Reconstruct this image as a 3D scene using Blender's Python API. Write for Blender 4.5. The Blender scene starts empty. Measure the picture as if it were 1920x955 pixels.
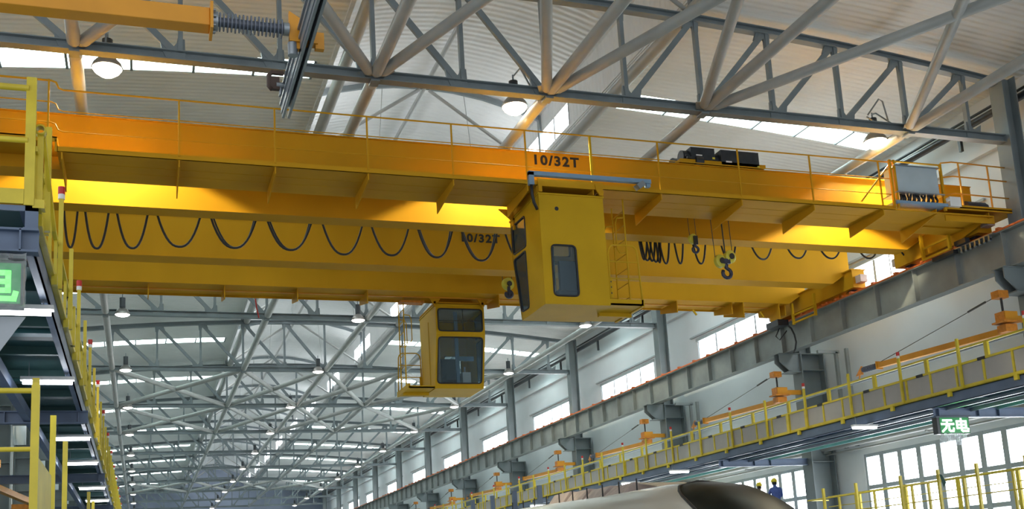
import bpy, math, random
from math import pi, sin, cos, sqrt, radians
from mathutils import Vector, Matrix
random.seed(7)
S = bpy.context.scene
COL = S.collection

# ------------------------------------------------------------------ camera
YAW, PITCH, ROLL, FPX = radians(19.4716), radians(10.3607), radians(-3.3568), 2006.742
_f = Vector((sin(YAW)*cos(PITCH), cos(YAW)*cos(PITCH), sin(PITCH)))
_r = Vector((cos(YAW), -sin(YAW), 0)); _u = _r.cross(_f)
_R = cos(ROLL)*_r + sin(ROLL)*_u; _U = -sin(ROLL)*_r + cos(ROLL)*_u
cd = bpy.data.cameras.new('camera'); cam = bpy.data.objects.new('camera', cd); COL.objects.link(cam)
cam.matrix_world = Matrix(((_R.x, _U.x, -_f.x, 0), (_R.y, _U.y, -_f.y, 0), (_R.z, _U.z, -_f.z, 1.7), (0, 0, 0, 1)))
cd.sensor_width = 36.0; cd.lens = FPX/1920*36.0; cd.shift_x = 0; cd.shift_y = (720-477.5)/1920
cd.clip_start = 0.05; cd.clip_end = 600
S.camera = cam

# ------------------------------------------------------------------ world, exposure
w = bpy.data.worlds.new('overcast_sky'); S.world = w; w.use_nodes = True
bg = w.node_tree.nodes['Background']
bg.inputs[0].default_value = (0.92, 0.96, 1.0, 1); bg.inputs[1].default_value = 0.60
S.view_settings.view_transform = 'Standard'; S.view_settings.look = 'None'
S.view_settings.exposure = 1.12; S.view_settings.gamma = 1.0; S.view_settings.use_curve_mapping = False
cy = S.cycles
cy.use_denoising = True; cy.max_bounces = 6; cy.diffuse_bounces = 4; cy.glossy_bounces = 3
cy.transparent_max_bounces = 8; cy.transmission_bounces = 3; cy.sample_clamp_indirect = 4.0; cy.caustics_reflective = False
cy.caustics_refractive = False

# ------------------------------------------------------------------ materials
def mat(name, col, rough=0.5, metal=0.0, var=0.06, scale=3.0, bump=0.0, emit=None, est=0.0, alpha=1.0, trans=0.0, streak=0.0, spec=None):
    m = bpy.data.materials.new(name); m.use_nodes = True; nt = m.node_tree; b = nt.nodes['Principled BSDF']
    b.inputs['Roughness'].default_value = rough; b.inputs['Metallic'].default_value = metal
    b.inputs['Base Color'].default_value = (*col, 1)
    tc = nt.nodes.new('ShaderNodeTexCoord')
    if var > 0:
        n = nt.nodes.new('ShaderNodeTexNoise'); n.inputs['Scale'].default_value = scale; n.inputs['Detail'].default_value = 5
        mp = nt.nodes.new('ShaderNodeMapping'); mp.inputs['Scale'].default_value = (1, 1, 0.25 if streak else 1)
        nt.links.new(tc.outputs['Object'], mp.inputs[0]); nt.links.new(mp.outputs[0], n.inputs[0])
        r = nt.nodes.new('ShaderNodeValToRGB')
        r.color_ramp.elements[0].position = 0.3; r.color_ramp.elements[1].position = 0.7
        r.color_ramp.elements[0].color = (*[max(0, c*(1-var*2)) for c in col], 1)
        r.color_ramp.elements[1].color = (*[min(1, c*(1+var)) for c in col], 1)
        nt.links.new(n.outputs[0], r.inputs[0]); nt.links.new(r.outputs[0], b.inputs['Base Color'])
    if bump > 0:
        wv = nt.nodes.new('ShaderNodeTexWave'); wv.wave_type = 'BANDS'; wv.bands_direction = 'Y'; wv.inputs['Scale'].default_value = bump
        nt.links.new(tc.outputs['Object'], wv.inputs[0])
        bp = nt.nodes.new('ShaderNodeBump'); bp.inputs['Strength'].default_value = 0.7; bp.inputs['Distance'].default_value = 0.03
        nt.links.new(wv.outputs[0], bp.inputs['Height']); nt.links.new(bp.outputs[0], b.inputs['Normal'])
    if spec is not None: b.inputs['Specular IOR Level'].default_value = spec
    if emit:
        b.inputs['Emission Color'].default_value = (*emit, 1); b.inputs['Emission Strength'].default_value = est
    if trans: b.inputs['Transmission Weight'].default_value = trans
    if alpha < 1: b.inputs['Alpha'].default_value = alpha
    return m
M = dict(
 crane=mat('orange_yellow_crane_paint', (0.56, 0.285, 0.013), 0.55, var=0.05, scale=0.8, streak=1, spec=0.08),
 crane_l=mat('golden_cab_paint', (0.58, 0.345, 0.014), 0.5, var=0.04, scale=1.2, spec=0.1),
 fence=mat('lemon_yellow_paint', (0.66, 0.52, 0.035), 0.4, var=0.08, scale=4),
 truss=mat('blue_grey_steel_paint', (0.20, 0.235, 0.25), 0.45, var=0.08, scale=2),
 tube=mat('pale_grey_tube_paint', (0.36, 0.37, 0.355), 0.42, var=0.06, scale=2),
 deck=mat('ribbed_ceiling_sheet', (0.76, 0.78, 0.76), 0.5, var=0.04, scale=0.5, bump=1.6),
 lantern=mat('ribbed_lantern_sheet', (0.80, 0.81, 0.80), 0.4, var=0.03, scale=0.5, bump=1.3),
 wall=mat('white_wall_panel', (0.76, 0.81, 0.84), 0.6, var=0.05, scale=0.35),
 endwall=mat('pale_blue_end_sheet', (0.36, 0.41, 0.53), 0.6, var=0.08, scale=0.4),
 run=mat('grey_runway_steel', (0.29, 0.315, 0.31), 0.5, var=0.12, scale=1.2),
 col=mat('grey_column_steel', (0.20, 0.235, 0.245), 0.45, var=0.08, scale=1),
 rail=mat('orange_primed_rail', (0.72, 0.17, 0.035), 0.6, var=0.15, scale=3),
 blue=mat('slate_blue_platform_paint', (0.115, 0.16, 0.25), 0.45, var=0.1, scale=2),
 green=mat('dark_teal_deck_sheet', (0.05, 0.13, 0.12), 0.5, var=0.12, scale=2),
 teal=mat('pale_teal_pipe', (0.12, 0.33, 0.34), 0.4, var=0.08),
 panel=mat('grey_infill_panel', (0.40, 0.385, 0.37), 0.55, var=0.04),
 black=mat('black_rubber', (0.018, 0.018, 0.02), 0.5, var=0.1),
 dark=mat('dark_machinery', (0.03, 0.035, 0.042), 0.35, var=0.15, scale=6),
 insul=mat('grey_blue_insulator', (0.13, 0.15, 0.20), 0.25, var=0.1, scale=9),
 alu=mat('dull_aluminium', (0.30, 0.33, 0.36), 0.35, 0.6, var=0.05),
 box=mat('pale_blue_grey_cabinet', (0.42, 0.50, 0.54), 0.45, var=0.03),
 bar=mat('sky_blue_conduit', (0.20, 0.32, 0.45), 0.45, var=0.08),
 orange=mat('bright_orange_boom', (0.66, 0.28, 0.014), 0.45, var=0.05),
 rust=mat('orange_red_bracket', (0.62, 0.22, 0.02), 0.5, var=0.15, scale=8),
 brown=mat('brown_primer', (0.06, 0.03, 0.02), 0.5, var=0.1),
 red=mat('red_cap_plastic', (0.55, 0.02, 0.015), 0.3, var=0.03),
 white=mat('white_plastic', (0.8, 0.8, 0.78), 0.4, var=0.03),
 cream=mat('cream_card', (0.78, 0.66, 0.50), 0.8, var=0.05),
 pink=mat('pinkish_card', (0.52, 0.42, 0.38), 0.8, var=0.1, scale=5),
 train=mat('champagne_train_paint', (0.60, 0.575, 0.50), 0.25, 0.1, var=0.03, scale=0.7),
 shield=mat('dark_windscreen', (0.012, 0.016, 0.014), 0.38, var=0.1, spec=0.10),
 floor=mat('grey_epoxy_floor', (0.26, 0.31, 0.30), 0.55, var=0.08, scale=0.5),
 frame=mat('grey_window_frame', (0.40, 0.45, 0.47), 0.5, var=0.03),
 hook=mat('hook_steel', (0.05, 0.055, 0.09), 0.4, 0.3, var=0.1),
 sheave=mat('pale_yellow_sheave', (0.66, 0.60, 0.07), 0.4, var=0.04),
 refl=mat('aluminium_reflector', (0.36, 0.34, 0.32), 0.3, 0.5, var=0.04),
 skin=mat('skin', (0.36, 0.20, 0.13), 0.6, var=0.04),
 cloth=mat('blue_workwear', (0.085, 0.13, 0.38), 0.8, var=0.1, scale=9),
 cloth2=mat('dark_workwear', (0.03, 0.045, 0.075), 0.8, var=0.1, scale=9),
 helmet=mat('yellow_helmet', (0.85, 0.66, 0.03), 0.3, var=0.02),
 hair=mat('black_hair', (0.01, 0.01, 0.01), 0.6, var=0.1),
 rope=mat('steel_rope', (0.05, 0.05, 0.045), 0.5, var=0.0),
 letter=mat('black_stencil_paint', (0.02, 0.016, 0.01), 0.6, var=0.0),
 seat=mat('grey_seat_fabric', (0.10, 0.105, 0.12), 0.8, var=0.1),
 wallint=mat('cab_interior_board', (0.80, 0.76, 0.68), 0.7, var=0.04),
 screen=mat('led_screen_face', (0.01, 0.05, 0.02), 0.4, var=0, emit=(0.0, 0.25, 0.05), est=0.35),
 ledw=mat('lit_green_white_led', (0.5, 1, 0.55), 0.4, var=0, emit=(0.45, 1.0, 0.5), est=2.6),
 ledg=mat('lit_green_led', (0.1, 0.8, 0.1), 0.4, var=0, emit=(0.12, 0.95, 0.12), est=1.1),
 winlit=mat('daylit_window_pane', (0.8, 0.85, 0.9), 0.3, var=0, emit=(0.93, 0.97, 1.0), est=4.6),
 skylit=mat('daylit_skylight_pane', (0.6, 0.85, 0.85), 0.3, var=0, emit=(0.80, 1.0, 0.98), est=4.6),
 bulb=mat('lit_lamp_glass', (1, 0.95, 0.85), 0.3, var=0, emit=(1.0, 0.93, 0.86), est=7.0),
 bulb_near=mat('lit_near_lamp_glass', (1, 0.95, 0.85), 0.3, var=0, emit=(1.0, 0.88, 0.66), est=8.0),
 fluo=mat('lit_fluorescent', (1, 1, 1), 0.3, var=0, emit=(0.88, 0.93, 1.0), est=9.0),
)
def glassmat():
    m = bpy.data.materials.new('tinted_glass_painted_reflection'); m.use_nodes = True; nt = m.node_tree
    for n in list(nt.nodes): nt.nodes.remove(n)
    o = nt.nodes.new('ShaderNodeOutputMaterial'); t = nt.nodes.new('ShaderNodeBsdfTransparent'); t.inputs[0].default_value = (0.84, 0.90, 0.92, 1)
    g = nt.nodes.new('ShaderNodeBsdfGlossy'); g.inputs['Roughness'].default_value = 0.05; g.inputs[0].default_value = (0.8, 0.85, 0.9, 1)
    fr = nt.nodes.new('ShaderNodeFresnel'); fr.inputs[0].default_value = 1.45
    mx = nt.nodes.new('ShaderNodeMixShader')
    nt.links.new(fr.outputs[0], mx.inputs[0]); nt.links.new(t.outputs[0], mx.inputs[1]); nt.links.new(g.outputs[0], mx.inputs[2]); df = nt.nodes.new('ShaderNodeBsdfDiffuse'); df.inputs[0].default_value = (0.30, 0.45, 0.55, 1); m2 = nt.nodes.new('ShaderNodeMixShader'); m2.inputs[0].default_value = 0.07  # blue diffuse share paints a bluish reflection into the cab panes
    nt.links.new(mx.outputs[0], m2.inputs[1]); nt.links.new(df.outputs[0], m2.inputs[2]); nt.links.new(m2.outputs[0], o.inputs[0])
    return m
M['glass'] = glassmat()
def filmmat():
    m = mat('crinkled_clear_film', (0.75, 0.8, 0.82), 0.25, var=0.1, scale=9)
    m.node_tree.nodes['Principled BSDF'].inputs['Alpha'].default_value = 0.26
    return m
M['film'] = filmmat()
M['film_thick'] = M['film'].copy(); M['film_thick'].node_tree.nodes['Principled BSDF'].inputs['Alpha'].default_value = 0.62

# ------------------------------------------------------------------ mesh helpers
class MB:
    def __init__(s): s.v = []; s.f = []; s.sm = []
    def add(s, vs, fs, smooth=False):
        n = len(s.v); s.v += [tuple(v) for v in vs]; s.f += [tuple(i+n for i in f) for f in fs]; s.sm += [smooth]*len(fs); return s
    def box(s, x0, x1, y0, y1, z0, z1):
        vs = [(x, y, z) for z in (z0, z1) for y in (y0, y1) for x in (x0, x1)]
        return s.add(vs, [(0,2,3,1), (4,5,7,6), (0,1,5,4), (2,6,7,3), (0,4,6,2), (1,3,7,5)])
    def beam(s, p, q, w, h, up=(0, 0, 1)):
        p = Vector(p); q = Vector(q); d = (q-p).normalized(); up = Vector(up)
        if abs(d.dot(up)) > 0.98: up = Vector((0, 1, 0)) if abs(d.y) < 0.9 else Vector((1, 0, 0))
        a = d.cross(up).normalized()*w/2; b = a.cross(d).normalized()*h/2
        vs = [p-a-b, p+a-b, p+a+b, p-a+b, q-a-b, q+a-b, q+a+b, q-a+b]
        return s.add(vs, [(0,1,2,3), (7,6,5,4), (0,4,5,1), (1,5,6,2), (2,6,7,3), (3,7,4,0)])
    def tube(s, p, q, r, n=10, r2=None, cap=True):
        p = Vector(p); q = Vector(q); d = (q-p).normalized(); r2 = r if r2 is None else r2
        a = d.orthogonal().normalized(); b = d.cross(a)
        vs = [p+(a*cos(2*pi*i/n)+b*sin(2*pi*i/n))*r for i in range(n)] + [q+(a*cos(2*pi*i/n)+b*sin(2*pi*i/n))*r2 for i in range(n)]
        s.add(vs, [(i, (i+1) % n, n+(i+1) % n, n+i) for i in range(n)], True)
        if cap: s.add(vs, [tuple(range(n))[::-1], tuple(range(n, 2*n))])
        return s
    def rod(s, p, q, r, n=14, g=0.24):
        p = Vector(p); q = Vector(q); d = (q-p).normalized()
        s.tube(p+d*g, q-d*g, r, n, cap=False); s.tube(p+d*(g-0.16), p+d*g, r*0.5, n, r); s.tube(q-d*g, q-d*(g-0.16), r, n, r*0.5)
        return s
    def path(s, pts, r, n=6, closed=False):
        pts = [Vector(p) for p in pts]; m = len(pts); base = len(s.v); ref = None
        for i, p in enumerate(pts):
            t = (pts[(i+1) % m]-pts[i-1]) if closed else (pts[min(i+1, m-1)]-pts[max(i-1, 0)])
            t.normalize()
            if ref is None: ref = t.orthogonal().normalized()
            ref = (ref - t*ref.dot(t)).normalized(); b = t.cross(ref)
            s.v += [tuple(p+(ref*cos(2*pi*k/n)+b*sin(2*pi*k/n))*r) for k in range(n)]
        for i in range(m if closed else m-1):
            j = (i+1) % m
            for k in range(n):
                s.f.append((base+i*n+k, base+i*n+(k+1) % n, base+j*n+(k+1) % n, base+j*n+k)); s.sm.append(True)
        if not closed:
            s.f.append(tuple(base+k for k in range(n))[::-1]); s.f.append(tuple(base+(m-1)*n+k for k in range(n))); s.sm += [False, False]
        return s
    def lathe(s, prof, c, n=20, axis='z'):
        base = len(s.v)
        for (r, h) in prof:
            for k in range(n):
                a = 2*pi*k/n
                if axis == 'z': s.v.append((c[0]+r*cos(a), c[1]+r*sin(a), c[2]+h))
                elif axis == 'x': s.v.append((c[0]+h, c[1]+r*cos(a), c[2]+r*sin(a)))
                else: s.v.append((c[0]+r*cos(a), c[1]+h, c[2]+r*sin(a)))
        for i in range(len(prof)-1):
            for k in range(n):
                s.f.append((base+i*n+k, base+i*n+(k+1) % n, base+(i+1)*n+(k+1) % n, base+(i+1)*n+k)); s.sm.append(True)
        return s
    def prism(s, poly, lo, hi, axis='y'):
        n = len(poly)
        def P(a, b, t): return {'y': (a, t, b), 'x': (t, a, b), 'z': (a, b, t)}[axis]
        vs = [P(a, b, lo) for a, b in poly] + [P(a, b, hi) for a, b in poly]
        return s.add(vs, [tuple(range(n)), tuple(range(n, 2*n))[::-1]] + [(i, n+i, n+(i+1) % n, (i+1) % n) for i in range(n)])
    def ibeam(s, p, q, w, h, tf=0.02, tw=0.015, up=(0, 0, 1)):
        p = Vector(p); q = Vector(q); u = Vector(up); d = (q-p).normalized(); a = d.cross(u).normalized(); b = a.cross(d).normalized()
        s.beam(p+b*(h/2-tf/2), q+b*(h/2-tf/2), w, tf, up); s.beam(p-b*(h/2-tf/2), q-b*(h/2-tf/2), w, tf, up)
        s.beam(p, q, tw, h-2*tf, up); return s
    def mesh(s, name):
        me = bpy.data.meshes.new(name); me.from_pydata(s.v, [], s.f)
        me.polygons.foreach_set('use_smooth', s.sm); me.update()
        return me
ORG = {}
def recalc(me):
    import bmesh
    b = bmesh.new(); b.from_mesh(me); bmesh.ops.recalc_face_normals(b, faces=b.faces); b.to_mesh(me); b.free()
def part(name, mb, m, parent=None, label=None, kind=None, bevel=0):
    """mesh in world coordinates, placed under its parent"""
    me = mb.mesh(name) if isinstance(mb, MB) else mb
    if isinstance(mb, MB): recalc(me)
    if not me.materials: me.materials.append(M[m])
    o = bpy.data.objects.new(name, me); COL.objects.link(o)
    base = ORG[parent.name] if parent else Vector((0, 0, 0))
    if parent: o.parent = parent; o.location = -base
    ORG[o.name] = Vector((0, 0, 0))
    if label: o['label'] = label
    if kind: o['kind'] = kind
    if bevel:
        md = o.modifiers.new('edge', 'BEVEL'); md.width = bevel; md.segments = 2; md.limit_method = 'ANGLE'
    return o
def piece(name, me, parent, at, rot=None, label=None):
    """shared mesh around its own origin, placed at a world position"""
    o = bpy.data.objects.new(name, me); COL.objects.link(o); at = Vector(at)
    if parent: o.parent = parent; o.location = at-ORG[parent.name]
    else: o.location = at
    if rot: o.rotation_euler = rot
    ORG[o.name] = at
    if label: o['label'] = label
    return o
def shared(name, mb, m):
    me = mb.mesh(name); recalc(me); me.materials.append(M[m]); return me
def thing(name, label, cat, at=(0, 0, 0), group=None):
    o = bpy.data.objects.new(name, None); COL.objects.link(o); o.location = at; o.empty_display_size = 0.2
    o['label'] = label; o['category'] = cat
    if group: o['group'] = group
    ORG[o.name] = Vector(at); return o
def tag(o, label, cat, group=None):
    o['label'] = label; o['category'] = cat
    if group: o['group'] = group
    return o
def struct(name, mb, m, parent=None):
    o = part(name, mb, m, parent)
    if not parent: o['kind'] = 'structure'
    return o
def dup(root, offset, label, group=None):
    off = Vector(offset)
    r = root.copy(); COL.objects.link(r); r.location = root.location+off; ORG[r.name] = ORG[root.name]+off
    r['label'] = label
    if group: r['group'] = group
    elif 'group' in r: del r['group']
    for ch in list(root.children):
        c = ch.copy(); COL.objects.link(c); c.parent = r
        for g in list(ch.children):
            d = g.copy(); COL.objects.link(d); d.parent = c
    return r
ORD = ['first', 'second', 'third', 'fourth', 'fifth', 'sixth', 'seventh', 'eighth', 'ninth', 'tenth', 'eleventh', 'twelfth', 'thirteenth', 'fourteenth', 'fifteenth', 'sixteenth', 'seventeenth', 'eighteenth', 'nineteenth', 'twentieth', 'twenty-first', 'twenty-second', 'twenty-third', 'twenty-fourth']

# ------------------------------------------------------------------ hall dimensions
Y0, B, CX, P = 19.95, 9.87, 8.235, 1.885
KMAX = 11
YK = lambda k: Y0+B*k
YE = YK(KMAX)+6.0           # end wall
YS = -7.0                   # open end behind the camera
ZC = 11.93                  # bottom chord
def ztop(x): return 14.22-0.0048*(x-CX)**2
def zdeck(x): return 14.54-0.0042*(x-CX)**2
XL, XR = CX-12.37, CX+12.37  # column faces
NX = [CX+P*i for i in (-5, -2, 0, 2, 5)]

# ------------------------------------------------------------------ floor, roof, walls
struct('floor', MB().box(-9, 22.4, YS, YE, -0.2, 0.0), 'floor')
def arc_strip(mb, xs, y0, y1, zf, t=0.06):
    n = len(xs)
    vs = [(x, y, zf(x)+dz) for dz in (0, t) for y in (y0, y1) for x in xs]
    fs = []
    for i in range(n-1):
        fs += [(i, i+1, n+i+1, n+i), (2*n+i, 3*n+i, 3*n+i+1, 2*n+i+1), (i, 2*n+i, 2*n+i+1, i+1), (n+i, n+i+1, 3*n+i+1, 3*n+i)]
    fs += [(0, n, 3*n, 2*n), (n-1, 3*n-1, 4*n-1, 2*n-1)]
    mb.add(vs, fs)
SKY = {}
def frange(a, b, n): return [a+(b-a)*i/n for i in range(n+1)]
lx, rx = frange(XL-0.9, CX-2*P-0.05, 10), frange(CX+2*P+0.05, 21.7, 10)
SL, SR = (-4.5, 4.02), (12.5, 21.1)       # skylight strips
roof = MB()
for k in range(-3, KMAX+1):
    ya, yb = YK(k), YK(k+1)
    if k == -3: ya = YS
    if k == KMAX: yb = YE
    s0, s1 = YK(k)+4.45, YK(k)+5.37
    for xs, (a, b) in ((lx, SL), (rx, SR)):
        if k < 0 or k == KMAX: arc_strip(roof, xs, ya, yb, zdeck); continue
        arc_strip(roof, xs, ya, s0, zdeck); arc_strip(roof, xs, s1, yb, zdeck)
        if xs[0] < a: arc_strip(roof, frange(xs[0], a, 2), s0, s1, zdeck)
        if xs[-1] > b: arc_strip(roof, frange(b, xs[-1], 1), s0, s1, zdeck)
ceil = struct('ceiling', roof, 'deck')
for k in range(0, KMAX):
    s0, s1 = YK(k)+4.45, YK(k)+5.37
    for a, b, n in ((SL[0], SL[1], 6), (SR[0], SR[1], 6)):
        st = (b-a)/n; nb = MB()
        for i in range(n):
            x0, x1 = a+st*i+0.03, a+st*(i+1)-0.03
            mb = MB(); arc_strip(mb, [x0, (x0+x1)/2, x1], s0+0.02, s1-0.02, lambda x: zdeck(x)+0.02, 0.02)
            part('skylight_pane', mb, 'skylit', ceil)
            nb.box(x1, x1+0.06, s0, s1, zdeck(x1)-0.03, zdeck(x1)+0.04)
        o = part('skylight_bar', nb, 'truss', ceil); o['kind'] = 'stuff'
# lantern
LX0, LX1 = CX-2*P, CX+2*P
def zlan(x): return 16.95-0.052*(x-CX)**2
lan = MB(); arc_strip(lan, frange(LX0-0.5, LX1+0.5, 12), YS, YE, zlan, 0.06)
struct('ceiling_lantern', lan, 'lantern')
for side, X in (('left', LX0-0.06), ('right', LX1+0.06)):
    wb = MB(); wf = MB(); panes = []
    t = 0.05
    wb.box(X-t, X+t, YS, YE, zdeck(LX0)-0.06, 14.92); wb.box(X-t, X+t, YS, YE, 15.62, 16.3)
    y = YS
    for k in range(0, KMAX+1):
        a, b = YK(k)-2.3, YK(k)+2.4
        if k == 0: a = YK(0)-20
        if k == 0: b = YK(0)-19.9
        wb.box(X-t, X+t, y, a, 14.92, 15.62); y = b
        if k:
            n = 4; st = (b-a)/n
            for i in range(n): panes.append((a+st*i+0.04, a+st*(i+1)-0.04)); wf.box(X-t, X+t, a+st*i-0.04, a+st*i+0.04, 14.92, 15.62)
            wf.box(X-t, X+t, b-0.04, b+0.04, 14.92, 15.62)
    wb.box(X-t, X+t, y, YE, 14.92, 15.62)
    for j in range(3): wb.box(X-t-0.03, X+t+0.03, YS, YE, 14.6+j*0.08, 14.62+j*0.08)
    wo = struct('wall_lantern_'+side, wb, 'lantern')
    part('window_frame', wf, 'frame', wo)
    for a, b in panes: part('window_pane', MB().box(X-0.015, X+0.015, a, b, 14.95, 15.59), 'winlit', wo)
# right wall with windows
WX = 21.6
wall = MB(); wn = 0
ROWS = ((0.9, 1.85), (1.95, 2.86), (2.95, 3.84), (3.95, 4.84))
def wallbox(y0, y1, z0, z1): wall.box(WX, WX+0.25, y0, y1, z0, z1)
wallbox(YS, YK(-2), 0, 14.3)
paneL = shared('pane', MB().box(-0.02, 0.02, -0.345, 0.345, -0.43, 0.43), 'winlit')
for k in range(-2, KMAX+1):
    ya = YK(k); yb = min(YK(k+1), YE)
    a, b = ya+1.56, ya+1.56+8*0.84
    c0, c1 = ya+2.35, ya+8.15
    if k == KMAX or k < -1: wallbox(ya, yb, 0, 14.3); continue
    wallbox(ya, a, 0, 9.7); wallbox(b, yb, 0, 9.7); wallbox(a, b, 0, 0.8); wallbox(a, b, 4.94, 9.7)
    wallbox(ya, c0, 9.7, 10.92); wallbox(c1, yb, 9.7, 10.92); wallbox(ya, yb, 10.92, 14.3)
    wn += 1
    fr = MB()
    for i in range(9): fr.box(WX+0.02, WX+0.14, a+0.84*i-0.10, a+0.84*i+0.10, 0.8, 4.94)
    for z in (0.8, 1.84, 2.85, 3.83, 4.84): fr.box(WX+0.03, WX+0.13, a, b, z, z+0.13)
    w_o = struct('window_%d' % wn, fr, 'frame')
    for i in range(8):
        for z0, z1 in ROWS:
            piece('pane', paneL, w_o, (WX+0.10, a+0.84*i+0.42, (z0+z1)/2))
    if k >= 0:
        wn += 1; fr = MB(); n = 8; st = (c1-c0)/n
        for i in range(n+1):
            t = 0.05 if i % 2 == 0 else 0.02
            fr.box(WX+0.02, WX+0.10, c0+st*i-t, c0+st*i+t, 9.7, 10.92)
        fr.box(WX-0.03, WX+0.12, c0-0.1, c1+0.1, 10.86, 10.98); fr.box(WX-0.08, WX+0.0, c0-0.5, c1+0.5, 11.06, 11.12)
        w_o = struct('window_%d' % wn, fr, 'frame')
        for i in range(n): part('pane', MB().box(WX+0.05, WX+0.07, c0+st*i+0.03, c0+st*(i+1)-0.03, 9.72, 10.86), 'winlit', w_o)
struct('wall_right', wall, 'wall')
lw = MB(); lw.box(-5.3, -5.05, YK(0)-2, YE, 0, 14.2)
struct('wall_left', lw, 'wall')
ew = MB(); ew.box(-5.3, 22, YE, YE+0.2, 0, 17.2); struct('wall_back', ew, 'endwall')
# girts and eave duct on the right wall
gm = MB()
for z in (12.25,): gm.box(WX-0.16, WX, YK(-1), YE, z, z+0.2)
struct('trim_1', gm, 'wall')
dm = MB(); dm.tube((21.2, 14, 13.08), (21.2, YE, 13.08), 0.10, 10); dm.tube((21.35, 14, 13.35), (21.35, YE, 13.35), 0.04, 8)
for i in range(12): dm.beam((21.2, 17+5*i, 13.1), (21.2, 17+5*i, 12.5), 0.09, 0.09)
tag(part('cable_duct', dm, 'dark'), 'dark round cable duct running along the wall top under the eave', 'duct')

m = MB(); m.tube((21.25, YK(-1), 5.32), (21.25, YE-1, 5.32), 0.10, 12); m.tube((21.35, YK(-1), 5.12), (21.35, YE-1, 5.12), 0.03, 8)
for i in range(20): m.box(21.2, 21.6, YK(-1)+4.9*i, YK(-1)+4.9*i+0.06, 5.18, 5.22)
tag(part('wall_pipe', m, 'tube'), 'pale grey pipe running along the window wall above the tall windows', 'pipe')

# ------------------------------------------------------------------ roof trusses
def truss():
    t = thing('roof_truss', 'blue-grey steel roof truss directly above the near yellow crane, largest of all', 'truss', (CX, Y0, ZC), 'roof trusses across the hall')
    c = MB(); c.ibeam((XL, Y0, ZC), (XR, Y0, ZC), 0.22, 0.20, 0.02, 0.02); part('bottom_chord', c, 'truss', t)
    xs = [CX+P*i for i in range(-6, 7)]
    tc = MB(); ax = [XL]+xs+[XR]
    for a, b in zip(ax[:-1], ax[1:]): tc.ibeam((a, Y0, ztop(a)), (b, Y0, ztop(b)), 0.20, 0.17, 0.02, 0.02)
    part('top_chord', tc, 'truss', t)
    for i, x in zip(range(-6, 7), xs):
        part('web_post', MB().beam((x, Y0, ZC+0.08), (x, Y0, ztop(x)-0.06), 0.09, 0.13, (0, 1, 0)), 'truss', t)
        if i < 0: part('web_diagonal', MB().beam((x+P-0.12, Y0, ZC+0.1), (x+0.1, Y0, ztop(x)-0.1), 0.13, 0.09, (0, 1, 0)), 'truss', t)
        if i > 0: part('web_diagonal', MB().beam((x-P+0.12, Y0, ZC+0.1), (x-0.1, Y0, ztop(x)-0.1), 0.13, 0.09, (0, 1, 0)), 'truss', t)
    for i, x in zip(range(-6, 7), xs):
        s = -1 if i <= 0 else 1
        z = ZC+0.08
        g = MB().prism([(x+0.10*-s, z-0.14), (x+0.08*-s, z+0.28), (x+0.05*s, z+0.30), (x+0.07*s, z+0.19), (x+0.12*s, z+0.12), (x+0.19*s, z+0.11), (x+0.27*s, z+0.18), (x+0.38*s, z+0.24), (x+0.34*s, z+0.04), (x+0.26*s, z-0.14)], Y0-0.035, Y0+0.035)
        part('gusset_plate', g, 'truss', t)
        z = ztop(x)-0.05; s = 1 if i < 0 else -1
        if i: part('gusset_plate', MB().prism([(x-0.10*s, z+0.1), (x-0.07*s, z-0.28), (x+0.05*s, z-0.30), (x+0.07*s, z-0.18), (x+0.12*s, z-0.11), (x+0.18*s, z-0.12), (x+0.27*s, z-0.22), (x+0.34*s, z-0.20), (x+0.24*s, z+0.06)], Y0-0.035, Y0+0.035), 'truss', t)
    lf = MB()
    xa = frange(LX0, LX1, 8)
    for a, b in zip(xa[:-1], xa[1:]): lf.beam((a, Y0, zlan(a)-0.12), (b, Y0, zlan(b)-0.12), 0.10, 0.16)
    lf.beam((LX0, Y0, 14.2), (LX0, Y0, 16.2), 0.14, 0.14); lf.beam((LX1, Y0, 14.2), (LX1, Y0, 16.2), 0.14, 0.14)
    part('lantern_frame', lf, 'truss', t)
    for s in (-1, 1):
        part('lantern_strut', MB().tube((CX+0.15*s, Y0, 16.72), (CX+(2*P-0.15)*s, Y0, 14.35), 0.055, 8), 'tube', t)
        part('sag_rod', MB().tube((CX+1.3*s, Y0+0.1, 16.7), (CX+1.5*s, Y0+0.1, 14.3), 0.012, 5), 'tube', t)
    return t
tr = truss()
for k in range(1, KMAX+1):
    if True:
        dup(tr, (0, B*k, 0), 'grey steel roof truss, %s behind the one over the near crane' % ORD[k-1], 'roof trusses across the hall')
# longitudinal tie tubes, lantern tubes
for i, x in enumerate(NX):
    t = thing('tie_tube', 'pale round tie tube joining the truss bottoms, %s' % ['farthest from the windows', 'under the lantern edge farther from the windows', 'under the lantern middle', 'under the lantern edge nearer the windows', 'nearest the window wall'][i], 'tube', (x, Y0, ZC))
    for k in range(-2, KMAX):
        part('tube_length', MB().rod((x, YK(k)+0.02, ZC-0.03), (x, YK(k+1)-0.06, ZC-0.03), 0.125, 16), 'tube', t)
        part('end_plate', MB().box(x-0.09, x+0.09, YK(k+1)-0.15, YK(k+1)+0.12, ZC-0.16, ZC-0.12), 'truss', t)
for x, lb in ((LX0, 'thick pale tube along the lantern edge farther from the windows'), (LX1, 'thick pale tube along the lantern edge nearer the windows')):
    t = thing('edge_tube', lb, 'tube', (x, Y0, 14.3))
    for k in range(-2, KMAX): part('tube_length', MB().tube((x+(0.18 if x < CX else -0.18), YK(k)+0.1, 14.20), (x+(0.18 if x < CX else -0.18), YK(k+1)-0.1, 14.20), 0.15, 14), 'tube', t)
t = thing('ridge_purlin', 'slim pale tubes along the lantern ceiling crest', 'tube', (CX, Y0, 16.8))
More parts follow.
